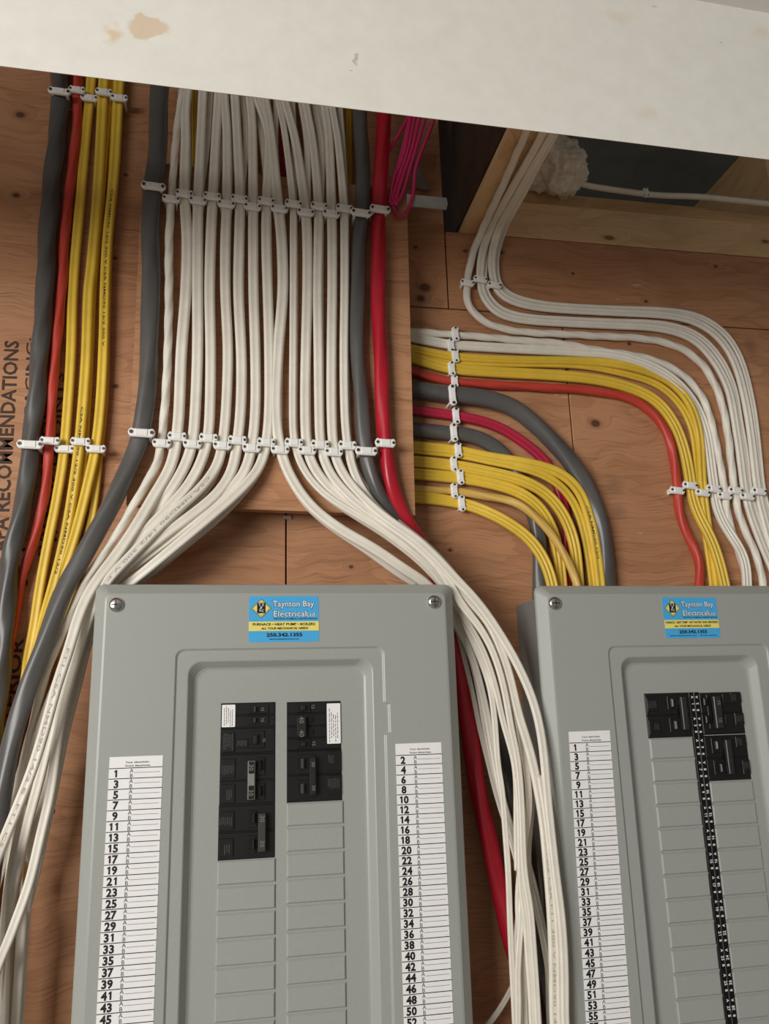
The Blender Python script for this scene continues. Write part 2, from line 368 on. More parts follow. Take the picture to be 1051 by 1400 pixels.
def cable(name, label, pts, w, mat, kind='flat', lobes=2, thick=None, d=.006, group=None, twist=0.0, cat='cable', prt=None, up=False, roll=0.0, floor=None):
    """pts: (px, py[, depth from wall]); w: width in photo pixels there; thick: thickness / width"""
    C = []
    for p in pts:
        dd = p[2] if len(p) > 2 else d; q, t = P(p[0], p[1], dd); C.append([*q, (p[3] if len(p) > 3 else w)*t])
    if pts[-1][1] > 1300:                                        # carries on down below the frame
        q = C[-1]; C.append(np.array([q[0], q[1], q[2]-.12, q[3]])); C.append(np.array([q[0], q[1]*.9, -.66, q[3]]))
    A, S = smooth_path(C); Q, Wd = A[:, :3], A[:, 3]/2
    T = np.gradient(Q, axis=0); T /= np.linalg.norm(T, axis=1)[:, None]
    ref = np.tile(np.array([0., -1., 0.]), (len(Q), 1))
    if up:
        k = np.clip((-Q[:, 1]-.02)/.05, 0, 1)[:, None]; ref = ref*(1-k)+np.array([0., -.15, -1.])*k
    N = ref-T*(ref*T).sum(1)[:, None]; N /= np.linalg.norm(N, axis=1)[:, None]
    Bn = np.cross(N, T)
    th = thick if thick else {'flat': (.60 if lobes == 2 else .48), 'round': 1.0, 'twist': 1.0}[kind]
    pr = profile(kind, lobes, floor if floor else (.88 if lobes == 2 and mat[:5] == 'white' else .40)); n = len(pr); V = []
    for i in range(len(Q)):
        a = twist*S[i]*2*math.pi+roll; ca, sa = math.cos(a), math.sin(a)
        if kind == 'twist': u = pr[:, 0]*ca-pr[:, 1]*sa; v = pr[:, 0]*sa+pr[:, 1]*ca
        elif twist or roll:
            uu, vv = pr[:, 0], pr[:, 1]*th; u = uu*ca-vv*sa; v = (uu*sa+vv*ca)/th
        else: u, v = pr[:, 0], pr[:, 1]
        V.append(Q[i]+Bn[i]*(u*Wd[i])[:, None]+N[i]*(v*Wd[i]*th)[:, None])
    V = np.concatenate(V); m = len(Q)
    Fc = [(i*n+j, i*n+(j+1) % n, (i+1)*n+(j+1) % n, (i+1)*n+j) for i in range(m-1) for j in range(n)]
    Fc += [tuple(range(n-1, -1, -1)), tuple((m-1)*n+j for j in range(n))]
    o = fixn(mesh(name, V, Fc, M[mat], None, True)); tag(o, label, cat, group)
    if prt:                                                     # faint printing on the sheath
        s, f0, f1, hfac, pm = prt; tv, tf = text_geo(s, .01); xs = [q[0] for q in tv]; xa, xb = min(xs), max(xs)
        L = S[-1]; sa, sb = f0*L, f1*L; out = []
        def at(x): return np.array([np.interp(x, S, Q[:, j]) for j in range(3)]), np.array([np.interp(x, S, Bn[:, j]) for j in range(3)]), np.array([np.interp(x, S, N[:, j]) for j in range(3)]), np.interp(x, S, Wd)
        for a, c in tv:
            q, bb, nn, ww = at(sa+(sb-sa)*(a-xa)/(xb-xa)); u = (c-.35)/.35*hfac
            top = np.interp(u, pr[:len(pr)//2+1, 0], pr[:len(pr)//2+1, 1]) if kind == 'flat' else math.sqrt(max(0, 1-u*u))
            out.append(q+bb*u*ww+nn*(top*ww*th+.00025))
        mesh('lettering', out, tf, M[pm], o)
    return o
ORD = ['first', 'second', 'third', 'fourth', 'fifth', 'sixth', 'seventh', 'eighth', 'ninth', 'tenth', 'eleventh', 'twelfth', 'thirteenth', 'fourteenth']
# --- the left run
d0 = .009
cable('grey_cable', 'thick grey cable at the far left edge beside the orange red one', [(83, 60, .016), (81.7, 123, .013), (81.7, 160, .013), (72, 243, .013), (65, 327, .013), (61, 410, .013), (56, 470, .013), (50, 547, .013), (42, 607, .012), (37, 663, .015), (27, 713, .018), (18, 745, .018), (11, 800, .018), (4, 900, .018), (-6, 990, .018), (-16, 1100, .018), (-22, 1230, .018), (-26, 1450, .018)], 24, 'grey2', 'twist', twist=4.2, d=.013, prt=None)
cable('red_cable', 'orange red cable between the grey cable and yellow cables at far left', [(106, 60, .008), (106, 120), (105, 177), (97, 243), (88, 327), (86, 380), (78, 463), (72, 530), (68, 602), (63, 663), (50, 727), (31, 785), (18, 850), (8, 925), (1, 990), (-6, 1050), (-16, 1150), (-24, 1260), (-28, 1450)], 13, 'orange', 'twist', twist=5.0, d=.009)
cable('yellow_cable', 'leftmost yellow cable of the left run', [(127, 80), (123, 132), (118, 177), (108, 293), (100, 390), (96.5, 497), (88, 613), (78, 680), (68, 730), (55, 800), (46, 860), (36, 910), (37, 926, 0.012), (22, 973, 0.012), (9, 1019, 0.012), (0, 1066, 0.012), (-12, 1130, 0.012), (-22, 1230, 0.012), (-28, 1450, 0.012)], 13.5, 'yellow', floor=.72, d=.006)
cable('yellow_cable', 'middle yellow cable of the left run, in front', [(144, 80), (141, 125), (135, 243), (125.5, 360), (121, 400), (117.5, 497), (109, 602), (101, 663), (90, 730), (73, 800), (60, 845), (50, 890), (41, 926, 0.022), (26, 973, 0.022), (13, 1019, 0.022), (4, 1066, 0.022), (-8, 1130, 0.022), (-18, 1230, 0.022), (-24, 1450, 0.022)], 14, 'yellow', floor=.72, d=.012, prt=('CSA NMD90 12/2 300 V CSA NMD90 12/2', .32, .45, .2, 'inkgrey2'))
cable('yellow_cable', 'thin yellow cable half hidden behind the middle yellow cable', [(146, 80), (148, 125), (140, 243), (130, 360), (126, 400), (122, 497), (116, 602), (113, 650), (106, 705), (95, 760), (80, 810), (64, 860, .012), (54, 890, .012), (44, 926, 0.012), (29, 973, 0.012), (16, 1019, 0.012), (7, 1066, 0.012), (-5, 1130, 0.012), (-15, 1230, 0.012), (-21, 1450, 0.012)], 11, 'yellow', floor=.72, d=.005)
cable('yellow_cable', 'rightmost yellow cable of the left run with black printing', [(166, 80), (162, 132), (157, 227), (147, 327), (143.5, 400), (142, 463), (138, 547), (131, 612), (120, 663), (104, 727), (90, 770), (74, 815), (62, 856, .02), (56, 885, .03), (46, 926, 0.030), (31, 973, 0.030), (18, 1019, 0.030), (9, 1066, 0.030), (-3, 1130, 0.030), (-13, 1230, 0.030), (-19, 1450, 0.030)], 14, 'yellow', floor=.72, d=.012, prt=('CSA NMD90 12/2 300 V CSA NMD90 12/2 300 V', .13, .27, .2, 'inkgrey2'))
cable('yellow_cable', 'shaded yellow cable tucked behind the rightmost yellow cable', [(160, 80), (158, 150), (150, 300), (146, 420), (143, 540), (136, 612), (133, 650), (127, 700), (118, 740), (104, 790), (88, 836, .015), (66, 880, .018), (48, 926, 0.018), (33, 973, 0.018), (20, 1019, 0.018), (11, 1066, 0.018), (-1, 1130, 0.018), (-11, 1230, 0.018), (-17, 1450, 0.018)], 11, 'yellow', floor=.72, d=.005)
# --- the middle run: every cable is one length from the bulkhead to the bottom of the frame
f1, f2 = BK+.0115, BK+.0045
FR = {}
LOW = {9: .72, 10: .85, 11: .95, 12: .72, 13: .90, 14: .72}
def low(pts, f, d, w):
    return [(p[0], p[1], p[2] if len(p) > 2 else d, w*(1-(1-f)*min(1, max(0, (p[1]-780)/120)))*(1-.14*min(1, max(0, (285-p[1])/40)))) for p in pts]
def mid(i, up, run, fan, w=16, **k):
    w *= .93; FR[i] = up+run+fan
    cable('white_cable', f'white cable, {ORD[i-1]} from the left on the plywood backer', low(up+run+fan, LOW.get(i, .95), f1, w), w, 'white', group='white cables across the plywood backer', d=f1, **k)
mid(1, [(255, 90), (251, 120), (246, 146), (240, 193), (235, 262)], [(231, 330), (231, 400), (229, 490), (225, 560), (220, 605)],
    [(216, 632), (198, 664, .058), (178, 699), (160, 731), (138, 763, .06), (117, 795, .062), (100, 830, .062), (84, 870, .06), (72, 895, .06), (56, 945), (42, 1001), (28, 1056), (14, 1105), (-2, 1150), (-16, 1210), (-22, 1300), (-24, 1450)], 12, kind='twist', twist=9, thick=.9)
mid(2, [(259, 90), (257, 119), (253, 150), (254, 190), (252, 264)], [(256, 330), (254, 400), (248, 480), (245, 560), (241.6, 598)],
    [(234, 637), (211, 677, .062), (187, 718, .068), (160, 758, .072), (135, 790, .078), (118, 817, .082), (105, 850, .088), (94, 889, .093), (78, 936, .098), (63, 991, .101), (46, 1047, .103), (28, 1094, .104), (9, 1140, .104), (-12, 1195, .086), (-26, 1260, .086), (-32, 1340, .086), (-34, 1450, .086)], 16.5, prt=('FT1 CSA NMD90 14/2 E  FT1 CSA NMD90 14/2', .50, .68, .28, 'print'))
mid(3, [(280, 90), (277.6, 122), (275, 181), (271, 270)], [(270, 330), (270, 400), (270, 480), (267, 560), (263, 606)],
    [(253, 637), (233, 671, .058), (209, 701, .056), (184, 733, .054), (156, 765, .05), (130, 805, .05), (108, 855, .055), (90, 905, .06), (68, 960, .06), (50, 1010, .06), (36, 1060, .055), (25, 1120, .05), (14, 1200, .05), (6, 1280, .05), (2, 1410, .05)], 16)
mid(4, [(300, 90), (299, 127), (295.5, 181), (291, 264)], [(288, 330), (286.5, 400), (288, 480), (287, 560), (284, 600)],
    [(274, 634), (255, 667, .057), (226, 699, .062), (194, 731, .064), (165, 763, .066), (140, 793, .07), (120, 835, .072), (102, 890, .072), (84, 950, .072), (67, 1012, .07), (53, 1070, .07), (39, 1121, .066), (29, 1165, .062), (18, 1210, .06), (8, 1275, .055), (4, 1410, .055)], 15.5)
mid(5, [(304, 90), (306, 129), (310, 181), (310, 274)], [(308, 330), (308, 400), (311.5, 480), (309, 560), (304, 608)],
    [(297, 637), (273, 669, .064), (238, 700, .07), (202, 736, .074), (169, 770, .076), (141, 802, .078), (120, 850, .076), (100, 915, .078), (86, 965, .082), (79, 1005, .084), (75.5, 1035, .086), (69, 1084, .087), (56, 1140, .088), (41, 1205, .088), (28, 1242, .088), (11, 1288, .088), (-8, 1335, .074), (-18, 1400, .074), (-24, 1470, .074)], 15, prt=('CSA NMD90 14/2 300 V FT1', .36, .47, .26, 'print'))
mid(6, [(320, 90), (321, 128), (324, 181), (328, 268)], [(327, 330), (326, 400), (330, 490), (329, 560), (324.5, 603)],
    [(317, 644), (296, 676, .062), (262, 704, .066), (215, 739, .068), (166, 779, .066), (132, 822, .06), (110, 872, .056), (92, 930, .054), (78, 990, .05), (68, 1050, .05), (56, 1110, .05), (45, 1160, .05), (35, 1215, .022), (30, 1260, .05), (26, 1326, .05), (20, 1410, .05)], 15.5)
mid(7, [(340, 90), (341, 131), (345, 175), (346, 278)], [(346, 330), (346.5, 400), (349, 490), (349, 560), (344, 611)],
    [(333, 648), (304, 680, .06), (265, 711, .064), (215, 750, .062), (190, 768, .06), (152, 800, .05), (122, 852, .046), (102, 912, .044), (86, 985, .04), (73, 1050, .04), (60, 1110, .04), (48, 1170, .04), (37, 1230, .04), (31, 1300, .04), (25, 1410, .04)], 15)
mid(8, [(335, 90), (345, 120), (360, 158), (368, 193), (364.5, 270)], [(364, 330), (366, 400), (368, 480), (368, 560), (364, 606)],
    [(356, 637), (335, 664, .064), (300, 696, .068), (249, 739, .07), (191, 787, .064), (152, 818, .05), (124, 865, .04), (106, 935, .036), (89, 1000, .036), (75, 1070, .036), (58, 1150, .036), (42, 1220, .036), (24, 1275, .036), (15, 1330, .036), (8, 1410, .036)], 15)
mid(9, [(358, 90), (362, 135), (370, 181), (380, 280)], [(385, 330), (386.5, 400), (380, 480), (377, 560), (383, 614)],
    [(398, 654), (425, 692, .062), (464, 723, .066), (511, 750, .068), (553, 779, .066), (581, 797, .06), (606, 824, .05), (628, 862, .045), (644, 895, .045), (655, 932, .045), (664, 970, .045), (671, 1010, .05), (680, 1060, .055), (690, 1106, .055), (701, 1140, .055), (710, 1180, .055), (714, 1215, .055), (709, 1255, .055), (707, 1295, .055), (709, 1340, .055), (706, 1410, .055)], 16)
mid(10, [(374, 90), (380, 136), (389, 181), (400, 274)], [(401, 330), (401, 400), (400.5, 480), (400, 560), (402, 606)],
    [(416, 644), (444, 676, .062), (480, 699, .066), (522, 724, .07), (564, 755, .07), (597, 786, .066), (616, 815, .06), (634, 850, .056), (650, 885, .056), (662, 915, .056), (671, 945, .06), (676.5, 990, .066), (680, 1043, .07), (686, 1078, .072), (689, 1113, .074), (692, 1155, .076), (695, 1198, .078), (697, 1258, .08), (700, 1321, .08), (702.5, 1368, .08), (704.5, 1410, .08)], 11)
mid(11, [(382, 90), (389.5, 138), (404, 193), (417, 285)], [(420, 330), (420, 400), (418, 480), (417, 560), (420, 615)],
    [(434, 648), (463, 679, .06), (503, 703, .066), (550, 731, .076), (597, 770, .078), (622, 800, .076), (640, 820, .074), (668, 850, .074), (680, 877, .076), (693, 913, .08), (701, 945, .084), (708, 976, .086), (722, 1019, .086), (730, 1051, .086), (736, 1082, .088), (743, 1125, .09), (748, 1180, .094), (751, 1215, .096), (754, 1258, .098), (756.5, 1321, .098), (758, 1410, .098)], 15, prt=('NMD90 14/2 CSA FT1 300 V NMD90 14/2 CSA FT1 300 V', .64, .82, .26, 'print'))
mid(12, [(412, 90), (418, 143), (427.5, 193), (435, 277)], [(435, 330), (434, 400), (435, 480), (436, 560), (438, 608)],
    [(449, 644), (478, 679, .068), (512, 705, .072), (558, 736, .08), (600, 775, .082), (617, 803, .08), (630, 826, .078), (648, 847, .078), (666, 874, .08), (679, 905, .084), (688, 937, .088), (694, 968, .09), (699, 998, .092), (705.5, 1025, .092), (710, 1060, .094), (713, 1105, .096), (714.5, 1153, .098), (717, 1198, .098), (725, 1243, .1), (729, 1298, .1), (733, 1353, .1), (736, 1410, .1)], 14)
mid(13, [(440, 90), (444, 146), (450, 190), (453, 287)], [(454, 330), (454, 400), (453, 480), (453, 560), (456.5, 617)],
    [(471, 652), (499, 684, .07), (530, 711, .078), (566, 735, .084), (601, 767, .086), (622, 791, .084), (642, 811, .084), (664, 838, .084), (684, 868, .086), (703, 900, .09), (718, 931, .094), (730, 962, .098), (739, 1000, .102), (744, 1040, .106), (749, 1098, .11), (755, 1153, .112), (760, 1198, .113), (766, 1243, .113), (770, 1290, .113), (772, 1345, .113), (773, 1410, .113)], 14.5)
mid(14, [(448, 90), (454, 147), (462, 193), (470, 280)], [(471, 330), (471, 400), (470, 480), (471, 560), (475, 609)],
    [(486, 652), (508, 688, .058), (540, 717, .062), (578, 745, .064), (612, 777, .064), (636, 808, .064), (660, 842, .062), (680, 880, .062), (697, 922, .066), (706, 960, .07), (714, 1000, .072), (722, 1050, .074), (727, 1080, .074), (727, 1105, .074), (723, 1145, .074), (722, 1190, .074), (733, 1243, .07), (745, 1298, .07), (752, 1350, .07), (755, 1410, .07)], 13)
# shorter lengths seen behind those
B2 = 'white cables tucked behind the front row'
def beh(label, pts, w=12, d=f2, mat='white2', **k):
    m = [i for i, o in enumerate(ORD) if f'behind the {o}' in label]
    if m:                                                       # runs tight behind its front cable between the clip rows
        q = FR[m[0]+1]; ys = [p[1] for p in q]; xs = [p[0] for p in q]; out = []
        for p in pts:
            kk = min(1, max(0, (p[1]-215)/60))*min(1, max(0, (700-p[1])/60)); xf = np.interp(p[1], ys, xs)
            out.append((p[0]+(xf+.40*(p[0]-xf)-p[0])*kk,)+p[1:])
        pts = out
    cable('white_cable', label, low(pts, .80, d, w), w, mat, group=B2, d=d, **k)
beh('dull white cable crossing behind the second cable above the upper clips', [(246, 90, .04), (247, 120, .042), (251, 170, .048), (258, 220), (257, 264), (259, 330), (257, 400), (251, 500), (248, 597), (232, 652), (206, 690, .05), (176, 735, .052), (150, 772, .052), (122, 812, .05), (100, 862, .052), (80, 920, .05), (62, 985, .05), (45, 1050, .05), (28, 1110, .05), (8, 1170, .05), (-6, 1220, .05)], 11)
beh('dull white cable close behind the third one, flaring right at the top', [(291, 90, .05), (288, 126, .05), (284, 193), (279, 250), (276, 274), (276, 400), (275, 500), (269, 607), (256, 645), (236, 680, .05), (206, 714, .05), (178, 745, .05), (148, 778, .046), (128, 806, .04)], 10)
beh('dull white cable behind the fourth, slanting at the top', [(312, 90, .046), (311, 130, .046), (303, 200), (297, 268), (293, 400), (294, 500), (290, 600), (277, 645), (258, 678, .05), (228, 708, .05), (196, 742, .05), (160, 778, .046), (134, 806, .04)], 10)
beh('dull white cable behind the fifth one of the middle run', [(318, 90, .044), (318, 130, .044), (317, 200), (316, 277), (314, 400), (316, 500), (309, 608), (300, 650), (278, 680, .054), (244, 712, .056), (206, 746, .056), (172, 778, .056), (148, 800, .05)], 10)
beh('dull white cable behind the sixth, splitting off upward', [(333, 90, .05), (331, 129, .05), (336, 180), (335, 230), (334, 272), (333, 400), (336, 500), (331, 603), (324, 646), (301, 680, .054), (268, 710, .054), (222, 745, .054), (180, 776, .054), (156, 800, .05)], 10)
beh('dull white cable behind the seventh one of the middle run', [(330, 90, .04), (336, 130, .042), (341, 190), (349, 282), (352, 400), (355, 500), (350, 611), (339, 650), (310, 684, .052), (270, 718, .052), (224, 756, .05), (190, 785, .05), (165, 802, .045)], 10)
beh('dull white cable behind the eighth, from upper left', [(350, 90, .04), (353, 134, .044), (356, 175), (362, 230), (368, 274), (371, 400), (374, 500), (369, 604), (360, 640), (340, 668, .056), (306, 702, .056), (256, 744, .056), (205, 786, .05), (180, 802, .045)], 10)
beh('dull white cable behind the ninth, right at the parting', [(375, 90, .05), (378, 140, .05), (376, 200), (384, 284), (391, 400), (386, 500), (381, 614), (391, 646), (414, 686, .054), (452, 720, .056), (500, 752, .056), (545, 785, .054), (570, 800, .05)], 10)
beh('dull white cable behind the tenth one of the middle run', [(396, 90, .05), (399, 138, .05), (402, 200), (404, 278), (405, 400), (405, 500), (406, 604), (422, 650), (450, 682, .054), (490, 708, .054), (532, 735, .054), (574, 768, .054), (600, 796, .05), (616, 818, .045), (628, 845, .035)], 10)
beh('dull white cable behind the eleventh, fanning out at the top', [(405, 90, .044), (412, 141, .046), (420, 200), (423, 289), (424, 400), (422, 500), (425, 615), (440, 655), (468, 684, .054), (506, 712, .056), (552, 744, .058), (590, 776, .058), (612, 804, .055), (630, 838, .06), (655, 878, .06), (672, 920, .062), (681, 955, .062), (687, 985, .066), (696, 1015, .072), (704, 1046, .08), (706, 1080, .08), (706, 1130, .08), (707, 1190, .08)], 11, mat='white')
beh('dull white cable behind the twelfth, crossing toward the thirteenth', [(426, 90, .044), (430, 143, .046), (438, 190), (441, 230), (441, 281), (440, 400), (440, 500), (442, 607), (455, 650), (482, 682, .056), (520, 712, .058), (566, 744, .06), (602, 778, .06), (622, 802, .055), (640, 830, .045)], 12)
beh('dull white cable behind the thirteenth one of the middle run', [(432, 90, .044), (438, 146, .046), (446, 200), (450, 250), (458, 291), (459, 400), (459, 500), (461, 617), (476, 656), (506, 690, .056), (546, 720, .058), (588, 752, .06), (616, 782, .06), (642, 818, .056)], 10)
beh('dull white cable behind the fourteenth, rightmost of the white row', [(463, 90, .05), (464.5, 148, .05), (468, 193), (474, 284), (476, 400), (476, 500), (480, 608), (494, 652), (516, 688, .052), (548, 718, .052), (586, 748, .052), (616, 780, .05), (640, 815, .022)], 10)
# extra lengths of the bundle between the two panels and of the lower left bundle
B3 = 'white cables in the bundle between the panels'
beh('white cable nearest the red cable between the panels', [(612, 832, .035), (627, 872, .035), (636, 906, .035), (647, 953, .035), (656, 998, .036), (666, 1037, .038), (677, 1082, .04), (688, 1118, .042), (699, 1152, .046), (709, 1190, .05), (720, 1250, .05), (732, 1330, .05), (738, 1410, .05)], 9, mat='white')
beh('white cable second from the red cable between the panels', [(608, 815, .04), (628, 850, .042), (641, 890, .042), (652, 932, .042), (661, 985, .044), (668, 1020, .046), (678, 1066, .05), (690, 1110, .05), (702, 1150, .052), (712, 1190, .056), (716, 1240, .06), (722, 1300, .06), (726, 1410, .06)], 10)
beh('white cable bowing out at the middle between the panels', [(700, 940, .07), (708, 985, .074), (716, 1030, .08), (722, 1070, .082), (723, 1110, .082), (717, 1150, .084), (711, 1190, .086), (708, 1235, .086), (711, 1280, .084), (716, 1340, .08), (718, 1410, .08)], 12, mat='white')
beh('white cable in the front of the lower middle bundle, nearly upright', [(706, 1060, .08), (710, 1110, .088), (711, 1160, .092), (712, 1210, .092), (719, 1260, .092), (722, 1310, .092), (726, 1360, .092), (728, 1410, .092)], 12, mat='white')
beh('white cable along the left flank of the lower middle bundle', [(711, 1190, .084), (713, 1215, .086), (712, 1260, .088), (709, 1300, .09), (707, 1340, .09), (709, 1375, .09), (708, 1415, .09)], 11, mat='white')
beh('white cable beside panel edge, low in the bundle between the panels', [(738, 1060, .095), (746, 1110, .1), (752, 1160, .104), (758, 1210, .106), (762, 1260, .106), (765, 1320, .106), (767, 1410, .106)], 13, mat='white')
beh('shaded white cable cutting down left at the bottom between the panels', [(712, 1325, .035), (697, 1356, .035), (684, 1379, .035), (668, 1402, .035), (655, 1425, .035)], 10)
beh('shaded white cable low behind the middle bundle', [(716, 1160, .04), (727, 1200, .042), (737, 1243, .042), (746, 1290, .042), (750, 1340, .042), (752, 1410, .042)], 12)
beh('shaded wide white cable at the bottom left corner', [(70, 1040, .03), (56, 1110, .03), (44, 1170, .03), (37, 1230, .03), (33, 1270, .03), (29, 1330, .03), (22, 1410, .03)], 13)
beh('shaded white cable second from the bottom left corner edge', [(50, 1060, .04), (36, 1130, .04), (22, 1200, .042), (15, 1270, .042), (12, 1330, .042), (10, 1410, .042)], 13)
beh('white cable leaving the bottom left of the frame', [(34, 1100, .06), (20, 1160, .06), (9, 1220, .06), (4, 1280, .058), (-2, 1400, .055)], 12)
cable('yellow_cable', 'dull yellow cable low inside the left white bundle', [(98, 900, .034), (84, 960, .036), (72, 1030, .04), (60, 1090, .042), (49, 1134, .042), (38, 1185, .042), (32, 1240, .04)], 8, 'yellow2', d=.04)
# greys and red of the middle run
cable('grey_cable', 'thick grey cable left of the white row, sweeping to lower left', [(220, 80, .05), (219, 110, .052), (217, 160), (214, 215), (209.5, 254), (206, 320), (206, 400), (205, 470), (201, 530), (193.5, 591), (186, 619), (169, 655, .06), (151, 691, .062), (131, 728, .064), (112, 765, .066), (90, 803, .068), (73, 845, .07), (59, 885, .072), (43, 926, .074), (28, 973, .076), (15, 1019, .078), (6, 1066, .08), (-4, 1130, .08), (-14, 1230, .08), (-20, 1330, .08), (-24, 1450, .08)], 25, 'grey', 'twist', d=BK+.0125, twist=2.2, thick=.8)
cable('grey_cable', 'thick grey cable right of the white row beside the red cable', [(490, 90, .054), (492, 150), (495, 220), (495, 290), (490, 350), (489, 400), (489, 480), (494, 550), (500, 616), (510, 656), (527, 691, .052), (551, 722, .045), (580, 752, .035), (610, 800, .025), (636, 860, .02), (654, 910, .02), (668, 955, .02), (684, 1010, .02), (697, 1065, .02), (707, 1130, .02), (722, 1220, .02), (738, 1305, .02), (746, 1353, .02), (752, 1410, .02)], 20, 'grey', 'twist', d=BK+.0115, twist=2.2, thick=.85)
cable('red_cable', 'thick red cable at the right of the plywood backer', [(527, 90, .054), (526, 150), (521, 220), (518, 285), (517, 340), (517, 400), (520, 480), (522, 540), (527, 605), (533, 655), (547, 697, .05), (562, 722, .045), (579, 747, .038), (600, 800, .03), (616, 870, .028, 24), (630, 937, .028, 24), (640, 992, .028, 24), (648, 1043, .028, 24), (657, 1098, .028, 24), (667, 1145, .028, 24), (677, 1190, .028, 24), (689, 1243, .028, 24), (702, 1300, .028, 24), (718, 1345, .028, 24), (728, 1400, .028, 24)], 20, 'red', 'twist', d=BK+.012, twist=2.4, thick=.9)
# dim lengths on the wall above the backer
cable('yellow_cable', 'dim yellow cable deep behind the second and third white cables', [(266, 80), (266, 140), (266, 190), (267, 240), (268, 300)], 8, 'yellow', d=.008)
cable('yellow_cable', 'dim yellow cable deep behind the fourteenth white cable', [(476, 90), (477, 150), (477, 200), (477, 260), (478, 310)], 8, 'yellow', d=.008)
cable('red_cable', 'dim dark red cable deep behind the ninth and tenth white cables', [(384, 80), (385, 140), (386, 200), (386, 260), (386, 320)], 14, 'magenta', 'round', d=.009)
# pink low voltage wires
PG = 'thin pink wires by the red cable'
for lb, pts in (('thin pink wire, leftmost of the pink bunch', [(570, 130), (561, 163), (553, 208), (541, 240), (534, 262), (532, 278)]),
                ('thin pink wire, second from left in the pink bunch', [(576, 130), (566, 163), (558, 205), (545, 242), (537, 268), (535, 281)]),
                ('thin pink wire down the middle of the pink bunch', [(582, 130), (572, 165), (563, 205), (550, 242), (543, 266), (539, 280)]),
                ('thin pink wire, fourth from left in the pink bunch', [(590, 130), (579, 168), (567, 208), (557, 242), (550, 268), (540, 281)]),
                ('thin pink wire hanging lowest in a loop', [(604, 130), (592, 166), (577, 205), (567, 231), (566, 259), (559, 286), (553, 297), (547, 301), (541, 294), (535, 279), (533, 268), (536, 250), (546, 220), (556, 180), (565, 130)]),
                ('thin dark pink wire passing behind the red cable', [(568, 130), (558, 161), (548, 178), (537, 198), (528, 212)])):
    cable('pink_wire', lb, [(x, y, .05+.002*i % .006) for i, (x, y) in enumerate(pts)], 5, 'pink', 'round', d=.05, group=PG, cat='wire')
# --- horizontal run from behind the backer to the right panel
HG = 'cables running right from behind the plywood backer'
def hor(name, label, pts, w, mat, **k): cable(name, label, pts, w, mat, group=HG, **k)
S0 = 430
hor('white_cable', 'white round cable topmost behind the backer edge', [(S0, 448), (530, 450), (561, 453), (622, 458), (662, 461), (708, 465.5), (768, 470), (818, 479.5), (866, 486), (903, 496), (936, 515), (962, 547), (975, 590), (985, 640), (991, 673), (993, 700), (1000, 725, .006), (1007, 745, .005), (1016, 775, .006), (1024, 810, .008)], 10, 'white', kind='twist', twist=10, d=.006)
hor('white_cable', 'ribbed flat white cable second from top behind the backer edge', [(S0, 450), (530, 456), (563, 462), (590, 467), (616, 471.6), (662, 474.6), (723, 478), (784, 481), (834, 484, .012), (872, 494, .014), (906, 509, .014), (935, 533, .012), (956, 565), (967, 602), (972, 640), (976, 667), (977, 682), (982, 701), (990, 718, .01), (1004, 739, .014), (1014, 755, .014), (1019.5, 774, .014), (1021, 800, .014), (1021, 830, .016)], 14, 'white', lobes=3, thick=.5, d=.005)
hor('yellow_cable', 'uppermost yellow cable of the horizontal run', [(S0, 460), (530, 470), (564, 477), (589, 482), (622, 488), (692, 492), (768, 493), (814, 495), (850, 499, .012), (891, 510, .012), (923, 527, .012), (945, 556, .012), (956, 593), (959, 640), (961, 672), (965, 703), (970, 735), (976, 765, .005), (982, 805, .006)], 12, 'yellow', lobes=2, thick=.6, d=.006)
hor('yellow_cable', 'yellow cable just beneath the uppermost yellow cable', [(S0, 464), (530, 475), (564, 482), (590, 488), (622, 494), (692, 497), (768, 498), (812, 502), (866, 514, .005), (903, 528, .005), (932, 556, .005), (948, 593), (953, 640), (956, 672), (960, 703), (966, 740), (972, 780), (975, 810)], 11, 'yellow', lobes=2, thick=.5, d=.004)
hor('yellow_cable', 'third yellow cable, just above the orange red cable', [(S0, 474), (530, 482), (566, 490), (592, 498), (619, 504.5), (677, 509), (753, 513), (814, 519), (860, 530), (897, 548, .008), (922, 580, .008), (935, 615), (941, 643), (944, 664), (948, 687), (957, 709), (972, 737, .011), (983, 769, .012), (990, 799, .012), (996, 830, .014)], 16, 'yellow', lobes=3, d=.006)
hor('red_cable', 'orange red cable of the horizontal run under the yellows', [(S0, 490), (530, 500), (566, 510), (592, 517), (619, 522), (662, 525.5), (708, 528), (784, 532), (834, 538), (866, 547), (893, 565), (911, 591), (920, 621), (924, 652), (926, 672), (929, 703), (940, 734), (953, 756), (957, 778), (955, 802), (953, 830, .012)], 12, 'orange', kind='twist', twist=5, d=.0065)
hor('grey_cable', 'thick upper grey cable arching over the lower yellow cables', [(S0, 520), (530, 528), (566, 532), (601, 537), (625, 541), (662, 545), (698, 555), (729, 577), (759, 607), (786, 641), (805, 675), (819, 711), (826, 750), (829, 796), (829, 830)], 24, 'grey', kind='twist', twist=2, d=.0115, thick=.9)
hor('magenta_cable', 'crimson cable between the two thick grey cables', [(S0, 552), (530, 558), (566, 561), (616, 567.5), (647, 573), (680, 583), (710, 601), (741, 626), (755, 648), (768, 680), (775, 715), (776, 750), (773, 793), (771, 830)], 14.5, 'magenta', lobes=2, thick=.62, d=.006, floor=.82)
hor('grey_cable', 'lower grey cable dipping behind the yellow cables', [(S0, 580), (530, 584), (567, 587), (616, 593), (645, 596), (672, 608), (694, 628, .008), (714, 662, .008), (728, 700, .0085), (736, 735), (738, 793), (738, 830)], 20, 'grey', kind='twist', twist=2, d=.0095, thick=.9)
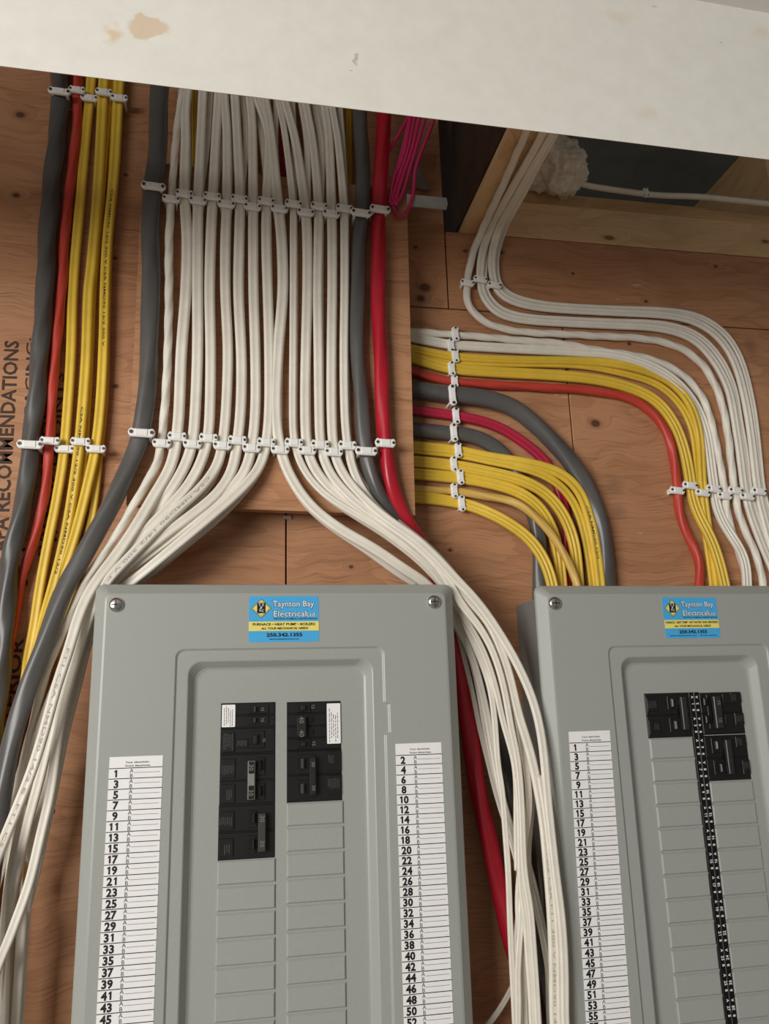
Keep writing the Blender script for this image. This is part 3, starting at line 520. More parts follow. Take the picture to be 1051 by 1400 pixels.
hor('yellow_cable', 'outermost yellow cable of the lower yellow arch', [(S0, 600), (530, 606), (567, 610), (625, 616, .006), (668, 625, .012), (708, 631, .02), (738, 637, .022), (768, 648, .022), (792, 671, .02), (805, 705, .016), (813, 741, .014), (820, 793, .02), (823, 830, .02)], 15, 'yellow', lobes=2, thick=.5, d=.006, prt=('CSA NMD90 12/2', .74, .88, .2, 'inkgrey2'))
hor('yellow_cable', 'yellow cable directly under the outermost lower arch', [(S0, 606), (530, 611), (567, 615), (625, 621, .005), (668, 630, .012), (708, 638, .021), (740, 648, .022), (765, 663, .020), (786, 690, .015), (800, 735, .012), (809, 793, .014), (812, 830, .014)], 12, 'yellow', lobes=2, thick=.45, d=.005)
hor('yellow_cable', 'second yellow cable of the lower yellow arch', [(S0, 626), (530, 629), (567, 631), (622, 637), (671, 646, .014), (714, 657, .022), (747, 675, .022), (771, 705, .022), (785, 744, .02), (790, 793, .024), (792, 830, .024)], 16.5, 'yellow', lobes=3, d=.006)
hor('yellow_cable', 'third yellow cable of the lower yellow arch', [(S0, 642), (530, 645), (569, 648), (631, 654), (671, 661, .012), (710, 673, .018), (738, 694, .02), (753, 720, .018), (762, 750, .014), (767, 793, .016), (769, 830, .016)], 16.5, 'yellow', lobes=3, d=.006)
hor('yellow_cable', 'pale yellow single cable crossing over the lower yellow arch', [(S0, 664), (530, 667), (569, 669), (625, 672), (677, 681, .016), (711, 689, .026), (738, 713, .03), (759, 737, .03), (775, 766, .032), (788, 795, .034), (797, 830, .034)], 11, 'yellow2', kind='twist', twist=6, d=.006)
hor('yellow_cable', 'lowest yellow cable of the lower yellow arch', [(S0, 676), (530, 678), (570, 680), (631, 688), (668, 701, .016), (698, 717, .022), (726, 739, .026), (744, 766, .028), (754, 795, .03), (760, 830, .03)], 16.5, 'yellow', lobes=3, d=.006)
# --- white cables coming down off the joist
JG = 'white cables bending down from the joist'
def joi(label, pts, w, **k):
    out = []
    for p in pts:
        if p[1] < 300:
            z0 = P(p[0], p[1], 0)[0][2]; p = (p[0], p[1], max(.010, D*(1-(.612 if w > 9.5 else .6155)/z0)))
        out.append(p)
    h = out[0]; a = P(*h)[0]; pts = [h]+out[1:]
    cable('white_cable', label, pts, w, 'white', group=JG, up=True, d=.006, floor=.72, **k)
joi('white round cable, inner one of the three bends below the joist', [(748, 120), (722, 175), (718, 184, .203), (702, 220, .155), (686, 257, .105), (672, 286, .06), (659, 315, .020), (645, 350, .009), (638.6, 386), (637, 407), (647, 429), (677, 447), (720, 454.6), (772, 457), (823, 460), (879, 463), (926, 474), (960, 498), (983, 540), (995, 594), (1000, 640), (1004, 668), (1008, 695), (1015, 719), (1026, 741), (1034, 761), (1041, 786), (1046, 830, .008)], 10, kind='twist', twist=9)
joi('white flat cable, front one of the middle bend below the joist', [(772, 120), (744, 176), (740, 186, .2), (720, 222, .145), (703, 251, .095), (687, 280, .05), (672, 309, .022), (659, 345, .012), (656, 382), (661, 407), (681, 429), (716, 438), (772, 442), (836, 445), (900, 449), (946, 463), (976, 494), (996, 533), (1004, 575), (1011, 620), (1017, 668), (1024, 698), (1034, 727), (1044, 752), (1054, 775), (1064, 800), (1070, 830)], 11)
joi('white flat cable hugging the outside of the middle bend', [(778, 120), (749, 176), (745, 186, .195), (726, 222, .14), (708, 253, .088), (692, 284, .042), (679, 312, .014), (665, 347, .006), (661, 382, .004), (666, 404, .004), (685, 424, .004), (718, 433, .004), (772, 437, .004), (836, 440, .004), (905, 443, .004), (952, 457, .004), (984, 489, .004), (1003, 530, .004), (1011, 575, .004), (1019, 620, .004), (1024, 668, .004), (1031, 698, .004), (1041, 727, .004), (1052, 752, .004), (1062, 775, .004)], 9)
joi('white flat cable, front one of the outer bend below the joist', [(788, 120), (757, 180), (752, 189, .205), (730, 224, .15), (712, 257, .095), (696, 285, .05), (681, 315, .022), (672, 350, .012), (675, 388), (686, 405), (716, 417), (763, 423), (836, 427), (909, 431), (950, 440), (982, 461), (1004, 495), (1018, 545), (1027, 600), (1035, 668), (1042, 700), (1052, 737), (1060, 780)], 11)
joi('white flat cable, outermost of all bends below the joist', [(793, 120), (761, 180), (757, 189, .198), (736, 224, .143), (719, 258, .088), (702, 288, .04), (688, 316, .014), (678, 350, .006), (680, 386, .004), (691, 400, .004), (718, 411, .004), (763, 418, .004), (836, 422, .004), (914, 425, .004), (958, 434, .004), (992, 457, .004), (1013, 492, .004), (1027, 545, .004), (1035, 600, .004), (1042, 668, .004), (1050, 700, .004), (1060, 740, .004)], 9)
cable('white_wire', 'thin single white wire running right above the sill plates', [(752, 238, -.02), (765, 244, 0), (785, 249, .006), (806, 254.5, .006), (857, 262, .004), (900, 267, .003), (956, 269, .003), (1006, 274, .003), (1060, 280, .003), (1120, 287, .003)], 8, 'white', 'round', d=.003, cat='wire')

# ------------------------------------------------------------------ cable clips
def clip(label, px, py, wpx, hpx, base, top, ang=0.0, group=None):
    """nail-on strap; base/top: depths of the board and of the strap's crown; ang turns it in the wall plane"""
    p, t = P(px, py, top); w, h = wpx*t/2, hpx*t/2
    o = [(-w, -.16*h), (-w*.94, -.55*h), (-w*.78, -.98*h), (-w*.62, -h), (w*.62, -h), (w*.78, -.98*h), (w*.94, -.55*h), (w, -.16*h), (w, .16*h), (w*.94, .55*h), (w*.80, .95*h), (w*.58, h*.80), (-w*.58, h*.80), (-w*.80, .95*h), (-w*.94, .55*h), (-w, .16*h)]
    ch = [(x*.94, z*.86) for x, z in o]; n = len(o); b = MB()
    V = [(x, -.0009, z) for x, z in ch]+[(x, 0, z) for x, z in o]+[(x, .0022, z) for x, z in o]
    b.add(V, [tuple(range(n)), tuple(range(3*n-1, 2*n-1, -1))]+[(r*n+i, r*n+(i+1) % n, (r+1)*n+(i+1) % n, (r+1)*n+i) for r in (0, 1) for i in range(n)])
    b.box(-w*.46, w*.46, -.0017, 0, -h*.78, h*.72, .0007)                       # crown
    L = top-base
    for s in (-1, 1): b.box(s*w*.60-w*.10, s*w*.60+w*.10, .0018, max(L-.0001, .003), -h*.72, h*.55)     # feet to the board
    r = b.build('cable_clip', M['clip']); r.location = (p[0], p[1], p[2]); r.rotation_euler = (0, ang, 0)
    for s in (-1, 1):
        nb = MB(); rr = min(w*.145, h*.42)
        nb.prism([(s*w*.76+rr*math.cos(a*math.pi/4), rr*math.sin(a*math.pi/4)) for a in range(8)], -.0018, .0005); nb.build('nail', M['nail'], r)
    tag(r, label, 'clip', group)
U1, U2 = 'clips in the upper row', 'clips in the lower row'
ft = BK+.0185
nm = ['thick grey cable', 'orange red cable', 'leftmost yellow cable', 'middle yellow cable', 'rightmost yellow cable']
for i, (x, y, w, h, tp) in enumerate(((81, 124, 30, 11, .028), (105, 122, 22, 11, .018), (122, 133, 23, 11, .014), (142, 125, 23, 11, .021), (163, 133, 23, 11, .021))):
    clip(f'white clip over the {nm[i]} at top left under the bulkhead', x, y, w, h, 0, tp, .03, 'clips at top left')
for i, (x, y, w, h, tp) in enumerate(((41, 607, 35, 13, .027), (68, 602, 27, 12, .0175), (88, 613, 27, 12, .0125), (110, 603, 27, 12, .0195), (131, 613, 27, 12, .0195))):
    clip(f'white clip over the {nm[i]} of the left run, lower row', x, y, w, h, 0, tp, .02, 'clips at lower left')
up = [(209.6, 253.6, 33), (234, 271), (252, 264), (270.6, 273), (290, 267.5), (309.4, 277.7), (327.4, 271), (345.4, 281.4), (364, 274), (382, 284), (401.5, 277.7), (418, 289), (436.6, 281), (453, 291), (471, 284), (494, 290, 29), (519.7, 285, 29)]
lo = [(193.5, 591, 36), (221, 605), (242, 596), (263, 606), (285, 598), (304, 608), (324.5, 601), (344, 611.5), (364, 604), (383, 614), (402, 604.5), (420, 615), (437.7, 607), (456.5, 617), (475, 608), (501, 616, 31), (527, 605, 29)]
for row, nmr, g in ((up, 'upper', U1), (lo, 'lower', U2)):
    for i, q in enumerate(row):
        wd_ = q[2] if len(q) > 2 else (24 if row is up else 25.5)
        what = {0: 'the thick grey cable left of the white row', 15: 'the thick grey cable right of the white row', 16: 'the thick red cable'}.get(i, f'the {ORD[i-1] if 0 < i < 15 else ""} white cable')
        clip(f'white clip over {what}, {nmr} row', q[0], q[1], wd_, 12 if row is up else 13, BK, ft+(.0055 if i in (0, 15, 16) else 0), .06 if row is up else .03, g)
col = [(623, 456, 21, 'white round cable', .0125), (617, 471.6, 19, 'ribbed white cable', .0105), (623, 486, 20, 'uppermost yellow cable', .0105), (618, 503.5, 21, 'third yellow cable', .011), (622, 521, 17, 'orange red cable', .013),
       (619, 539.5, 31, 'thick upper grey cable', .0225), (624, 568, 25, 'crimson cable', .0115), (621, 591, 27, 'lower grey cable', .019), (627, 615, 22, 'outermost lower yellow cable', .0115), (621, 634, 22, 'second lower yellow cable', .0105),
       (630, 652, 22, 'third lower yellow cable', .0115), (621.6, 670.5, 22, 'pale yellow cable', .0125), (631.7, 688, 23, 'lowest yellow cable', .0115)]
for x, y, w, nme, tp in col: clip(f'upright white clip on the {nme} right of the backer', x, y, w, 10.5, 0, tp, math.pi/2-.04, 'upright clips right of the backer')
for i, (x, y, nme) in enumerate(((926, 670, 'orange red cable'), (943.5, 663, 'third yellow cable'), (961, 673, 'uppermost yellow cable'), (976, 667.7, 'ribbed white cable'), (991, 677, 'white round cable'), (1006, 670, 'inner joist cable'), (1022, 678, 'middle joist cable'), (1038, 671, 'outer joist cable'))):
    clip(f'white clip on the {nme} above the right panel', x, y, 22, 11, 0, .0135, -.02+.1, 'clips above the right panel')
for x, y, nme in ((639, 386, 'inner'), (657, 381, 'middle'), (676, 389, 'outer')): clip(f'white clip on the {nme} bend of the joist cables', x, y, 20, 10, 0, .0135, .08, 'clips below the joist')
clip('single white clip on the thin wire above the sill plates', 884, 262.5, 14, 8, .002, .008, math.pi/2-.25)

# ------------------------------------------------------------------ electrical panels
DF = .1                                     # front face of the covers
def cover(name, parent, X0, X1, Z0, Z1, step, rec, jog=None):
    """pressed steel cover: concentric rounded loops from the flange inwards"""
    def loop(x0, x1, z0, z1, r, y, jg=False):
        pts = rrect(x0, x1, z0, z1, r, 6)
        right = [(x1, a) for a in JZS] if JZS else []
        if jg: right = [(x1+(jog[2] if 0 < k < 5 and k in (2, 3) else 0), a) for k, a in enumerate(JZS)]
        return [(x, -y, z) for x, z in right+pts]
    JZS = [jog[0]-.05, jog[0]-.0012, jog[0]+.0012, jog[1]-.0012, jog[1]+.0012, jog[1]+.002] if jog else []
    sx0, sx1, sz0, sz1 = step; rx0, rx1, rz0, rz1 = rec
    L = [loop(X0+.0015, X1-.0015, Z0+.0015, Z1-.0015, .007, .0855), loop(X0, X1, Z0, Z1, .008, .0875), loop(X0, X1, Z0, Z1, .008, .0895), loop(X0+.001, X1-.001, Z0+.001, Z1-.001, .008, .0912)]
    B = .0115
    L += [loop(X0+B-.001, X1-B+.001, Z0+B-.001, Z1-B+.001, .006, DF-.0004), loop(X0+B+.001, X1-B-.001, Z0+B+.001, Z1-B-.001, .006, DF)]
    for k, (i, y) in enumerate(((0, DF), (.0008, DF-.0004), (.0016, DF-.0013), (.0024, DF-.0017))): L.append(loop(sx0+i, sx1-i, sz0+i, sz1-i, .008, y, bool(jog)))
    for i, y in ((0, DF-.0017), (.001, DF-.0022), (.0035, DF-.0052), (.0065, DF-.0088), (.0085, DF-.0098), (.0105, DF-.0100)): L.append(loop(rx0+i, rx1-i, rz0+i, rz1-i, .013, y))
    n = len(L[0]); V = [v for l in L for v in l]
    Fc = [(a*n+i, a*n+(i+1) % n, (a+1)*n+(i+1) % n, (a+1)*n+i) for a in range(len(L)-1) for i in range(n)]+[tuple((len(L)-1)*n+i for i in range(n))]
    me = bpy.data.meshes.new(name); me.from_pydata(V, [], Fc); me.update()
    o = link(name, me, M['panel'], parent); fixn(o); return o
YF = DF-.0100                               # dead front plane
def screw(parent, px, py):
    x, z = XZ(px, py, DF); b = MB(); R = .0072; rings = ((R, -DF+.0002), (R, -DF-.0010), (R*.93, -DF-.0022), (R*.72, -DF-.0032), (R*.45, -DF-.0038)); N = 20
    V = [(x+r*math.cos(2*math.pi*i/N), y, z+r*math.sin(2*math.pi*i/N)) for r, y in rings for i in range(N)]
    b.add(V, [(k*N+i, k*N+(i+1) % N, (k+1)*N+(i+1) % N, (k+1)*N+i) for k in range(4) for i in range(N)]+[tuple(4*N+i for i in range(N))])
    o = b.build('screw', M['screw'], parent, True); s = MB()
    s.box(x-.0006, x+.0006, -DF-.0041, -DF-.003, z-.0045, z+.0045); s.box(x-.0045, x+.0045, -DF-.0041, -DF-.003, z-.0006, z+.0006); s.build('screw_slot', M['nail'], o)
def plates(parent, x0, x1, ztop, pitch, n):
    for k in range(n):
        z1 = ztop-k*pitch; b = MB(); b.box(x0, x1, -YF-.0019, -YF+.0003, z1-pitch+.0016, z1-.0004, .0013); b.build('knockout_plate', M['panel'], parent)
def rowlabel(parent, x0, x1, ztop, zrow, pitch, first, count, tilt=0.0, twoline=None):
    y = -DF-.0003; zb_ = zrow-pitch*count; sh = lambda z: tilt*(z-ztop)
    b = MB(); b.add([(x0, y, ztop), (x1, y, ztop), (x1+sh(zb_), y, zb_), (x0+sh(zb_), y, zb_), (x0, y+.0004, ztop), (x1, y+.0004, ztop), (x1+sh(zb_), y+.0004, zb_), (x0+sh(zb_), y+.0004, zb_)],
                    [(0, 1, 2, 3), (4, 7, 6, 5), (0, 4, 5, 1), (1, 5, 6, 2), (2, 6, 7, 3), (3, 7, 4, 0)])
    o = b.build('circuit_label', M['paper'], parent); o['label'] = 'white paper circuit list numbered from %d' % first
    t = MB(); g = MB(); yy = y-.0002; w = x1-x0
    text(t, 'Your electrician', x0+w*.52, ztop-(ztop-zrow)*.50, .0017, yy, .012, w*.44); text(t, 'Votre électricien', x0+w*.53, ztop-(ztop-zrow)*.80, .0017, yy, .012, w*.47)
    for k in range(count):
        zc = zrow-pitch*(k+.5); xo = x0+sh(zc)
        flat(t, xo, xo+w, zc+pitch/2-.00035, zc+pitch/2+.00035, yy)
        text(t, str(first+2*k), xo+w*(.10 if first+2*k < 10 else .06), zc, .0066, yy, .042, None, 'l')
        text(g, 'A', xo+w*.42, zc+.0023, .0036, yy, .008); text(g, 'B', xo+w*.42, zc-.0022, .0036, yy, .008)
        flat(g, xo+w*.47, xo+w*.96, zc+.0002, zc+.00055, yy)
    t.build('lettering', M['ink'], o); g.build('ruled_line', M['inkgrey'], o)
def sticker(parent, x0, x1, z0, z1, band1, web):
    y = -DF-.0003; w, h = x1-x0, z1-z0
    b = MB(); b.prism(rrect(x0, x1, z0, z1, .0022), y, y+.0005); o = b.build('company_sticker', M['blue'], parent); o['label'] = 'blue and yellow sticker of the electrician'
    X = lambda u: x0+u*w
    Z = lambda v: z1-v*h
    a = MB(); flat(a, x0, x1, Z(.76), Z(.555), y-.0002)
    d = lambda k, yy, m: m.add([(X(.175)+k*w*.145, yy, Z(.265)), (X(.175), yy, Z(.265)+k*h*.215), (X(.175)-k*w*.145, yy, Z(.265)), (X(.175), yy, Z(.265)-k*h*.215)], [(0, 1, 2, 3)])
    d(.93, y-.0003, a); a.build('yellow_band', M['lemon'], o)
    k = MB(); d(1.0, y-.0002, k)
    for r0 in ((.84, .80),):
        for q in range(4):
            c0 = [(1, 0), (0, 1), (-1, 0), (0, -1)]; p, q2 = c0[q], c0[(q+1) % 4]
            pt = lambda c, r: (X(.175)+c[0]*r*w*.145, y-.0004, Z(.265)+c[1]*r*h*.215)
            k.add([pt(p, r0[0]), pt(q2, r0[0]), pt(q2, r0[1]), pt(p, r0[1])], [(0, 1, 2, 3)])
    flat(k, X(.115), X(.235), Z(.375), Z(.145), y-.0004)
    yo = y-.0002
    for s, u, v, hh, ww in (('Taynton Bay', .635, .165, .115, .60), ('Electrical', .585, .385, .115, .47), ('Ltd.', .895, .405, .085, .13)): text(k, s, X(u), Z(v), h*hh*1.22, yo, .036, w*ww*1.03)
    text(k, 'ELECTRICAL, PLUMBING & HEATING SERVICES', X(.665), Z(.497), h*.026, y-.0004, .02, w*.62)
    text(k, band1, X(.5), Z(.615), h*.052, y-.0004, .03, w*(.89 if len(band1) < 32 else .96)); text(k, 'ALL YOUR MECHANICAL NEEDS', X(.51), Z(.705), h*.045, y-.0004, .03, w*.67, shear=.2)
    text(k, '250.342.1355', X(.505), Z(.845), h*.075, y-.0004, .03, w*.51); text(k, web, X(.5), Z(.935), h*.026, y-.0004, .02, w*(.42 if len(web) < 30 else .86))
    k.build('lettering', M['navy'], o)
    s_ = MB()
    for s, u, v, hh, ww in (('Taynton Bay', .635, .165, .115, .60), ('Electrical', .585, .385, .115, .47), ('Ltd.', .895, .405, .085, .13)): text(s_, s, X(u), Z(v), h*hh*1.15, y-.0005, .006, w*ww)
    for s, u, v in (('T', .150, .185), ('E', .200, .185), ('B', .175, .245), ('E', .160, .305), ('C', .195, .320)): text(s_, s, X(u), Z(v), h*.055, y-.0006, .01)
    s_.build('white_lettering', M['stwhite'], o)
def breaker(parent, rx, spec, label=None):
    """rx: (x0, x1, z0, z1) on the dead front. spec items use u (across) and v (down) of that rectangle."""
    x0, x1, z0, z1 = rx; w, h = x1-x0, z1-z0
    X = lambda u: x0+u*w
    Z = lambda v: z1-v*h
    yb = -YF-.0012
    b = MB(); cuts = spec.get('split', [0, 1]); b.box(x0-.0004, x1+.0004, yb+.0007, -YF+.0005, z0-.0004, z1+.0004)
    for a, c in zip(cuts[:-1], cuts[1:]): b.box(x0, x1, yb, -YF+.0005, Z(c)+.0004, Z(a)-.0004, .0006)
    for u0, u1, v0, v1 in spec.get('step', []): b.box(X(u0), X(u1), yb-.0012, yb+.0002, Z(v1), Z(v0), .0004)
    o = b.build('circuit_breaker', M['black'], parent)
    if label: o['label'] = label
    q = MB()
    for u0, u1, v0, v1 in spec.get('slot', []): flat(q, X(u0), X(u1), Z(v1), Z(v0), yb-.0016)
    if q.v: q.build('toggle_slot', M['black2'], o)
    for u0, u1, v0, v1, m in spec.get('toggle', []):
        t = MB(); t.box(X(u0), X(u1), yb-.0055, yb, Z(v1), Z(v0), .0012); t.build('toggle', M[m], o)
    for u0, u1, v0, v1, m in spec.get('tie', []):
        t = MB(); t.box(X(u0), X(u1), yb-.0075, yb-.003, Z(v1), Z(v0), .0008); t.box(X(u0)+w*.01, X(u1)-w*.01, yb-.0035, yb, Z(v0+(v1-v0)*.24), Z(v0+(v1-v0)*.06)); t.box(X(u0)+w*.01, X(u1)-w*.01, yb-.0035, yb, Z(v0+(v1-v0)*.94), Z(v0+(v1-v0)*.76)); ho = t.build('handle_tie', M[m], o)
        if m == 'tiesil':
            t = MB(); flat(t, X(u0)+w*.018, X(u1)-w*.018, Z(v0+(v1-v0)*.33), Z(v0+(v1-v0)*.02), yb-.0077); flat(t, X(u0)+w*.018, X(u1)-w*.018, Z(v0+(v1-v0)*.98), Z(v0+(v1-v0)*.64), yb-.0077); t.build('tie_end', M['black'], o)
    for u0, u1, v0, v1 in spec.get('paper', []):
        t = MB(); t.prism(rrect(X(u0), X(u1), Z(v1), Z(v0), .0008, 3), yb-.0005, yb); lo_ = t.build('breaker_label', M['paper'], o); lo_['label'] = 'small white printed label'
        g = MB()
        for k in range(5):
            xx = X(u0+(u1-u0)*(.16+.15*k)); v = v0+(v1-v0)*random.uniform(.06, .3)
            while v < v0+(v1-v0)*(.92-.05*(k % 3)):
                q_ = v+(v1-v0)*random.uniform(.04, .12); flat(g, xx, xx+w*.011, Z(q_), Z(v), yb-.0007); v = q_+(v1-v0)*.025
        o2 = g.build('label_print', M['inkgrey'], o)
    g = MB(); pr = MB()
    for s, u, v, hh, dy in spec.get('num', []): text(g, s, X(u), Z(v), hh, yb-dy, .01, None, 'c', -math.pi/2)
    for u0, u1, v0, v1 in spec.get('print', []):
        nL = max(2, int((u1-u0)*w/.0016))
        for k in range(nL):
            a = u0+(u1-u0)*k/nL; v = v0+(v1-v0)*.12*random.random(); ve = v1-(v1-v0)*.25*random.random()
            while v < ve:
                q_ = min(ve, v+(v1-v0)*random.uniform(.06, .2)); flat(pr, X(a), X(a+(u1-u0)*.38/nL), Z(q_), Z(v), yb-.0015); v = q_+(v1-v0)*.035
    if pr.v: pr.build('fine_print', M['fineprint'], o)
    if g.v: g.build('lettering', M['breakerprint'], o)
def grid(z, x0, x1, z0, z1):
    """turn view-crop pixels of a breaker column into u, v of one breaker"""
    return lambda a, b, c, d: ((a-x0)/(x1-x0), (b-x0)/(x1-x0), (c-z0)/(z1-z0), (d-z0)/(z1-z0))
def panel(name, label, X0, X1, step, rec, jog):
    r = bpy.data.objects.new(name, None); COL.objects.link(r); r.location = ((X0+X1)/2, -.05, -.65); r.empty_display_size = .05; tag(r, label, 'electrical panel', 'grey breaker panels')
    bpy.context.view_layer.update(); return r
def setp(root):
    for ch in list(root.children): ch.matrix_parent_inverse = root.matrix_world.inverted()
PX0, PX1, PZ0, PZ1 = -.1325, .2315, -.62, .1300
p1 = panel('electrical_panel', 'grey breaker panel at left, whole top edge in view', PX0, PX1, None, None, None)
cover('cover', p1, PX0, PX1, PZ0, PZ1, (-.0537, .1540, -.53, .0650), (-.0415, .1420, -.52, .0530), (XZ(533, 1003, DF)[1], XZ(533, 961, DF)[1], .0045))
b = MB(); b.box(PX0+.013, PX1-.013, -.0870, -.0002, PZ0+.013, PZ1-.013); b.build('box', M['box'], p1)
screw(p1, 159, 827); screw(p1, 593, 823)
sticker(p1, .0168, .0870, .0703, .1163, 'FURNACE • HEAT PUMP • BOILERS', 'tayntonbayelectrical.com')
rowlabel(p1, -.1100, -.0618, -.0345, -.0448, .0093, 1, 30)
rowlabel(p1, .1625, .2096, -.0320, -.0432, .0093, 2, 30)
pit = .0229
c1x, c2x = (-.0085, .0436), (.0558, .1088)
def zrow(py): return XZ(340, py, YF)[1]
Y = lambda v: 940+.2*v                      # crop rows to photo rows
def colz(v, u=300): return XZ(280+.2*u, 940+.2*v, YF)[1]
g = grid(0, 108, 485, 108, 275)
breaker(p1, (c1x[0], c1x[1], colz(273), colz(106)), dict(split=[0, .5, 1], slot=[g(305, 380, 130, 174), g(305, 380, 206, 248)], toggle=[g(335, 352, 136, 170)+('tie',), g(335, 352, 211, 243)+('tie',)], step=[g(290, 440, 122, 182), g(290, 440, 198, 256)], paper=[g(112, 205, 116, 268)], num=[('15', g(396, 396, 150, 150)[0], .27, .0030, .0016), ('15', g(396, 396, 226, 226)[0], .71, .0030, .0016)]), 'black tandem breaker with white label at its left')
g = grid(0, 106, 483, 277, 448)
breaker(p1, (c1x[0], c1x[1], colz(448), colz(277)), dict(slot=[g(310, 385, 318, 396)], toggle=[g(332, 362, 325, 388)+('toggle',)], step=[g(298, 410, 300, 415), g(122, 202, 300, 435), g(214, 296, 350, 412)], print=[g(126, 196, 306, 430), g(220, 290, 358, 400)], num=[('15', g(408, 0, 0, 0)[0], .5, .0028, .0016)]))
g = grid(0, 102, 480, 452, 795)
breaker(p1, (c1x[0], c1x[1], colz(795), colz(452)), dict(split=[0, .53, 1], slot=[g(362, 408, 494, 574), g(362, 408, 668, 748)], toggle=[g(372, 384, 500, 566)+('black',), g(372, 384, 674, 740)+('black',)], step=[g(355, 412, 480, 600), g(355, 412, 655, 770), g(112, 205, 480, 612), g(112, 205, 655, 780)], tie=[g(291, 342, 500, 762)+('tiesil',)], print=[g(116, 200, 524, 592), g(150, 190, 690, 765)], num=[('30', g(316, 0, 0, 0)[0], .27, .0042, .0080), ('30', g(316, 0, 0, 0)[0], .77, .0042, .0080)]), 'black two pole breaker with a silver handle tie')
g = grid(0, 95, 475, 800, 1172)
breaker(p1, (c1x[0]-.0003, c1x[1], colz(1168), colz(800)), dict(split=[0, .50, 1], slot=[g(298, 348, 850, 935), g(295, 345, 1032, 1114)], toggle=[g(326, 340, 858, 926)+('toggle',), g(324, 338, 1038, 1106)+('toggle',)], step=[g(290, 350, 840, 960), g(287, 348, 1015, 1140), g(105, 198, 840, 970), g(100, 195, 1025, 1150)], tie=[g(362, 412, 860, 1122)+('tie',)], print=[g(100, 190, 875, 945), g(135, 180, 1060, 1138)], num=[('30', g(390, 0, 0, 0)[0], .26, .0042, .0078), ('30', g(390, 0, 0, 0)[0], .72, .0042, .0078)]), 'lowest black two pole breaker of the left column')
g = grid(0, 572, 930, 98, 425)
breaker(p1, (c2x[0], c2x[1], colz(425, 750), colz(98, 750)), dict(split=[0, .24, .5, .75, 1], slot=[g(646, 724, 116, 160), g(708, 744, 198, 238), g(708, 744, 282, 320), g(646, 724, 362, 404)], toggle=[g(662, 690, 120, 156)+('toggle',), g(664, 692, 366, 400)+('toggle',)], tie=[g(634, 692, 196, 332)+('toggle',)], step=[g(638, 730, 108, 170), g(638, 730, 352, 414)], paper=[g(838, 930, 112, 388)], num=[('15', g(744, 0, 0, 0)[0], .10, .0034, .0016), ('40', g(664, 0, 0, 0)[0], .37, .0046, .0078), ('40', g(664, 0, 0, 0)[0], .65, .0046, .0078), ('15', g(748, 0, 0, 0)[0], .87, .0034, .0016)]), 'black quad breaker with white label at its right')
g = grid(0, 570, 935, 428, 778)
breaker(p1, (c2x[0], c2x[1]+.0002, colz(776, 750), colz(428, 750)), dict(split=[0, .48, 1], slot=[g(640, 712, 474, 556), g(638, 712, 646, 726)], toggle=[g(660, 684, 480, 550)+('tie',), g(658, 684, 652, 720)+('tie',)], step=[g(634, 760, 455, 590), g(634, 760, 630, 752), g(834, 932, 440, 575), g(836, 932, 605, 740)], tie=[g(716, 756, 475, 728)+('toggle',)], print=[g(848, 888, 462, 532), g(842, 925, 625, 705)], num=[('30', g(740, 0, 0, 0)[0], .27, .0034, .0078), ('30', g(742, 0, 0, 0)[0], .73, .0034, .0078)]))
plates(p1, c1x[0]-.0008, c1x[1]+.0012, colz(1168)-.0005, pit, 14); plates(p1, c2x[0]-.0004, c2x[1]+.0018, colz(776, 750)-.0005, pit, 16)
# right panel
QX0, QX1 = .3245, .6620
p2 = panel('electrical_panel', 'grey breaker panel at right with a black numbered centre strip', QX0, QX1, None, None, None)
cover('cover', p2, QX0, QX1, PZ0, .1285, (.3990, .5925, -.53, .0618), (.4130, .5775, -.52, .0500))
b = MB(); b.box(QX0+.0105, QX1-.0105, -.0870, -.0002, PZ0+.013, .1180); b.build('box', M['box'], p2)
screw(p2, 758, 825)
sticker(p2, .4690, .5350, .0688, .1138, 'FURNACE · HEAT PUMP · HOT WATER TANK SERVICING', 'tayntonbayelectrical.com    24 hour service')
rowlabel(p2, .3468, .3928, -.0263, -.0377, .0092, 1, 30, .022)
bz = lambda py, px=950: XZ(px, py, YF)[1]
def xr(px, py): return XZ(px, py, YF)[0]
# crop (880,945)-(1040,1075) scaled by 6.569
k = 1/6.569
lx0, lx1 = xr(881, 955), xr(939.5, 955)
uL = lambda a, b, c, d: ((a-8)/(385-8), (b-8)/(385-8), (c-25)/(412-25), (d-25)/(412-25))
breaker(p2, (lx0, lx1, bz(1008, 910), bz(948, 910)), dict(split=[0, .5, 1], slot=[uL(205, 262, 66, 156), uL(218, 270, 262, 352)], toggle=[uL(218, 240, 74, 148)+('tie',), uL(226, 250, 270, 344)+('tie',)], step=[uL(195, 345, 50, 170), uL(195, 345, 245, 365), uL(15, 110, 60, 180), uL(15, 110, 260, 380)], tie=[uL(290, 340, 60, 350)+('toggle',)], print=[uL(18, 100, 88, 158), uL(60, 105, 285, 352)], num=[]), 'black two pole breaker left of the numbered strip')
rx0, rx1 = xr(955.5, 955), xr(1011.5, 955)
uR = lambda a, b, c, d: ((a-490)/(860-490), (b-490)/(860-490), (c-15)/(390-15), (d-15)/(390-15))
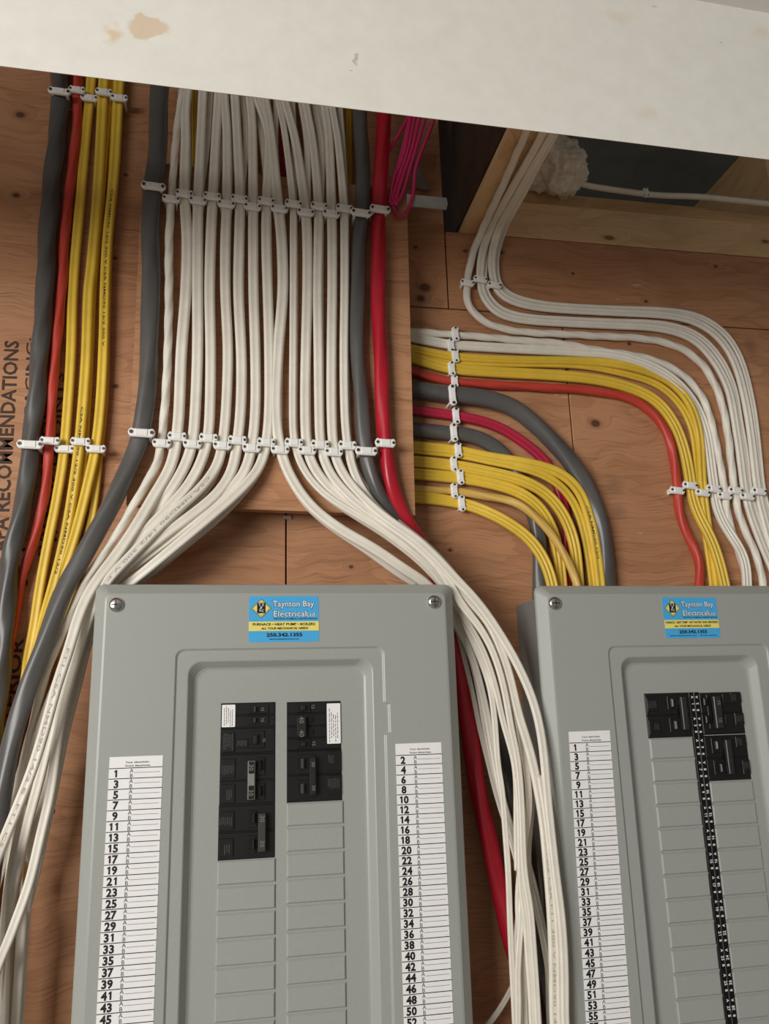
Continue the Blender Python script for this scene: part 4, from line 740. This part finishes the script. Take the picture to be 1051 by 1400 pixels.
breaker(p2, (rx0, rx1, bz(1003.5, 985), bz(947, 985)), dict(split=[0, .5, 1], slot=[uR(640, 660, 50, 300), uR(560, 580, 50, 300)], toggle=[uR(500, 540, 60, 130)+('black2',), uR(500, 540, 220, 290)+('black2',)], step=[uR(545, 680, 30, 340), uR(765, 860, 20, 110), uR(690, 770, 30, 110), uR(690, 770, 210, 300), uR(780, 860, 205, 310)], tie=[uR(580, 645, 46, 336)+('toggle',)], print=[uR(775, 815, 30, 105), uR(780, 850, 220, 290)], num=[('15', uR(620, 0, 0, 0)[0], .24, .0040, .0078), ('15', uR(615, 0, 0, 0)[0], .66, .0040, .0078)]), 'upper black breaker right of the numbered strip')
uS = lambda a, b, c, d: ((a-545)/(920-545), (b-545)/(920-545), (c-410)/(795-410), (d-410)/(795-410))
breaker(p2, (rx0-.0005, rx1, bz(1066, 1000), bz(1005, 1000)), dict(split=[0, .5, 1], slot=[uS(610, 660, 446, 534), uS(625, 680, 640, 730)], toggle=[uS(625, 645, 456, 526)+('tie',), uS(640, 662, 650, 722)+('toggle',)], step=[uS(600, 770, 430, 560), uS(600, 770, 620, 745), uS(820, 915, 425, 515), uS(855, 920, 630, 750)], tie=[uS(700, 750, 446, 740)+('toggle',)], print=[uS(830, 875, 435, 505), uS(850, 925, 645, 715)], num=[]), 'lower black breaker right of the numbered strip')
plates(p2, lx0, lx1+.0002, bz(1008, 910)-.0006, .0229, 14); plates(p2, rx0-.0004, rx1+.0010, bz(1066.5, 1000)-.0006, .0229, 11)
sx = (xr(940.5, 955), xr(954.0, 955)); sm = sum(sx)/2
b = MB(); zt_, zb2 = bz(946.5, 946), -.50
for a, c in ((sx[0], sm-.0003), (sm+.0003, sx[1])): b.box(a, c, -YF-.0022, -YF, zb2, zt_, .0004)
st = b.build('number_strip', M['black2'], p2); st['label'] = 'black centre strip with white circuit numbers'
t = MB(); flat(t, sm-.00035, sm+.00035, zb2, zt_, -YF-.0012)
pq = .0229
for i in range(20):
    zc = zt_-.0118-i*.0229
    for xx, nn in ((sx[0]+.0036, 2*i+1), (sx[1]-.0030, 2*i+2)):
        text(t, 'A', xx, zc+.0066, .0026, -YF-.0024, .03, None, 'c', -math.pi/2 if nn % 2 else math.pi/2)
        text(t, str(nn), xx, zc-.0004, .0030, -YF-.0024, .02, None, 'c', -math.pi/2 if nn % 2 else math.pi/2)
        text(t, 'B', xx, zc-.0072, .0026, -YF-.0024, .03, None, 'c', -math.pi/2 if nn % 2 else math.pi/2)
t.build('lettering', M['stwhite'], st)
setp(p1); setp(p2)
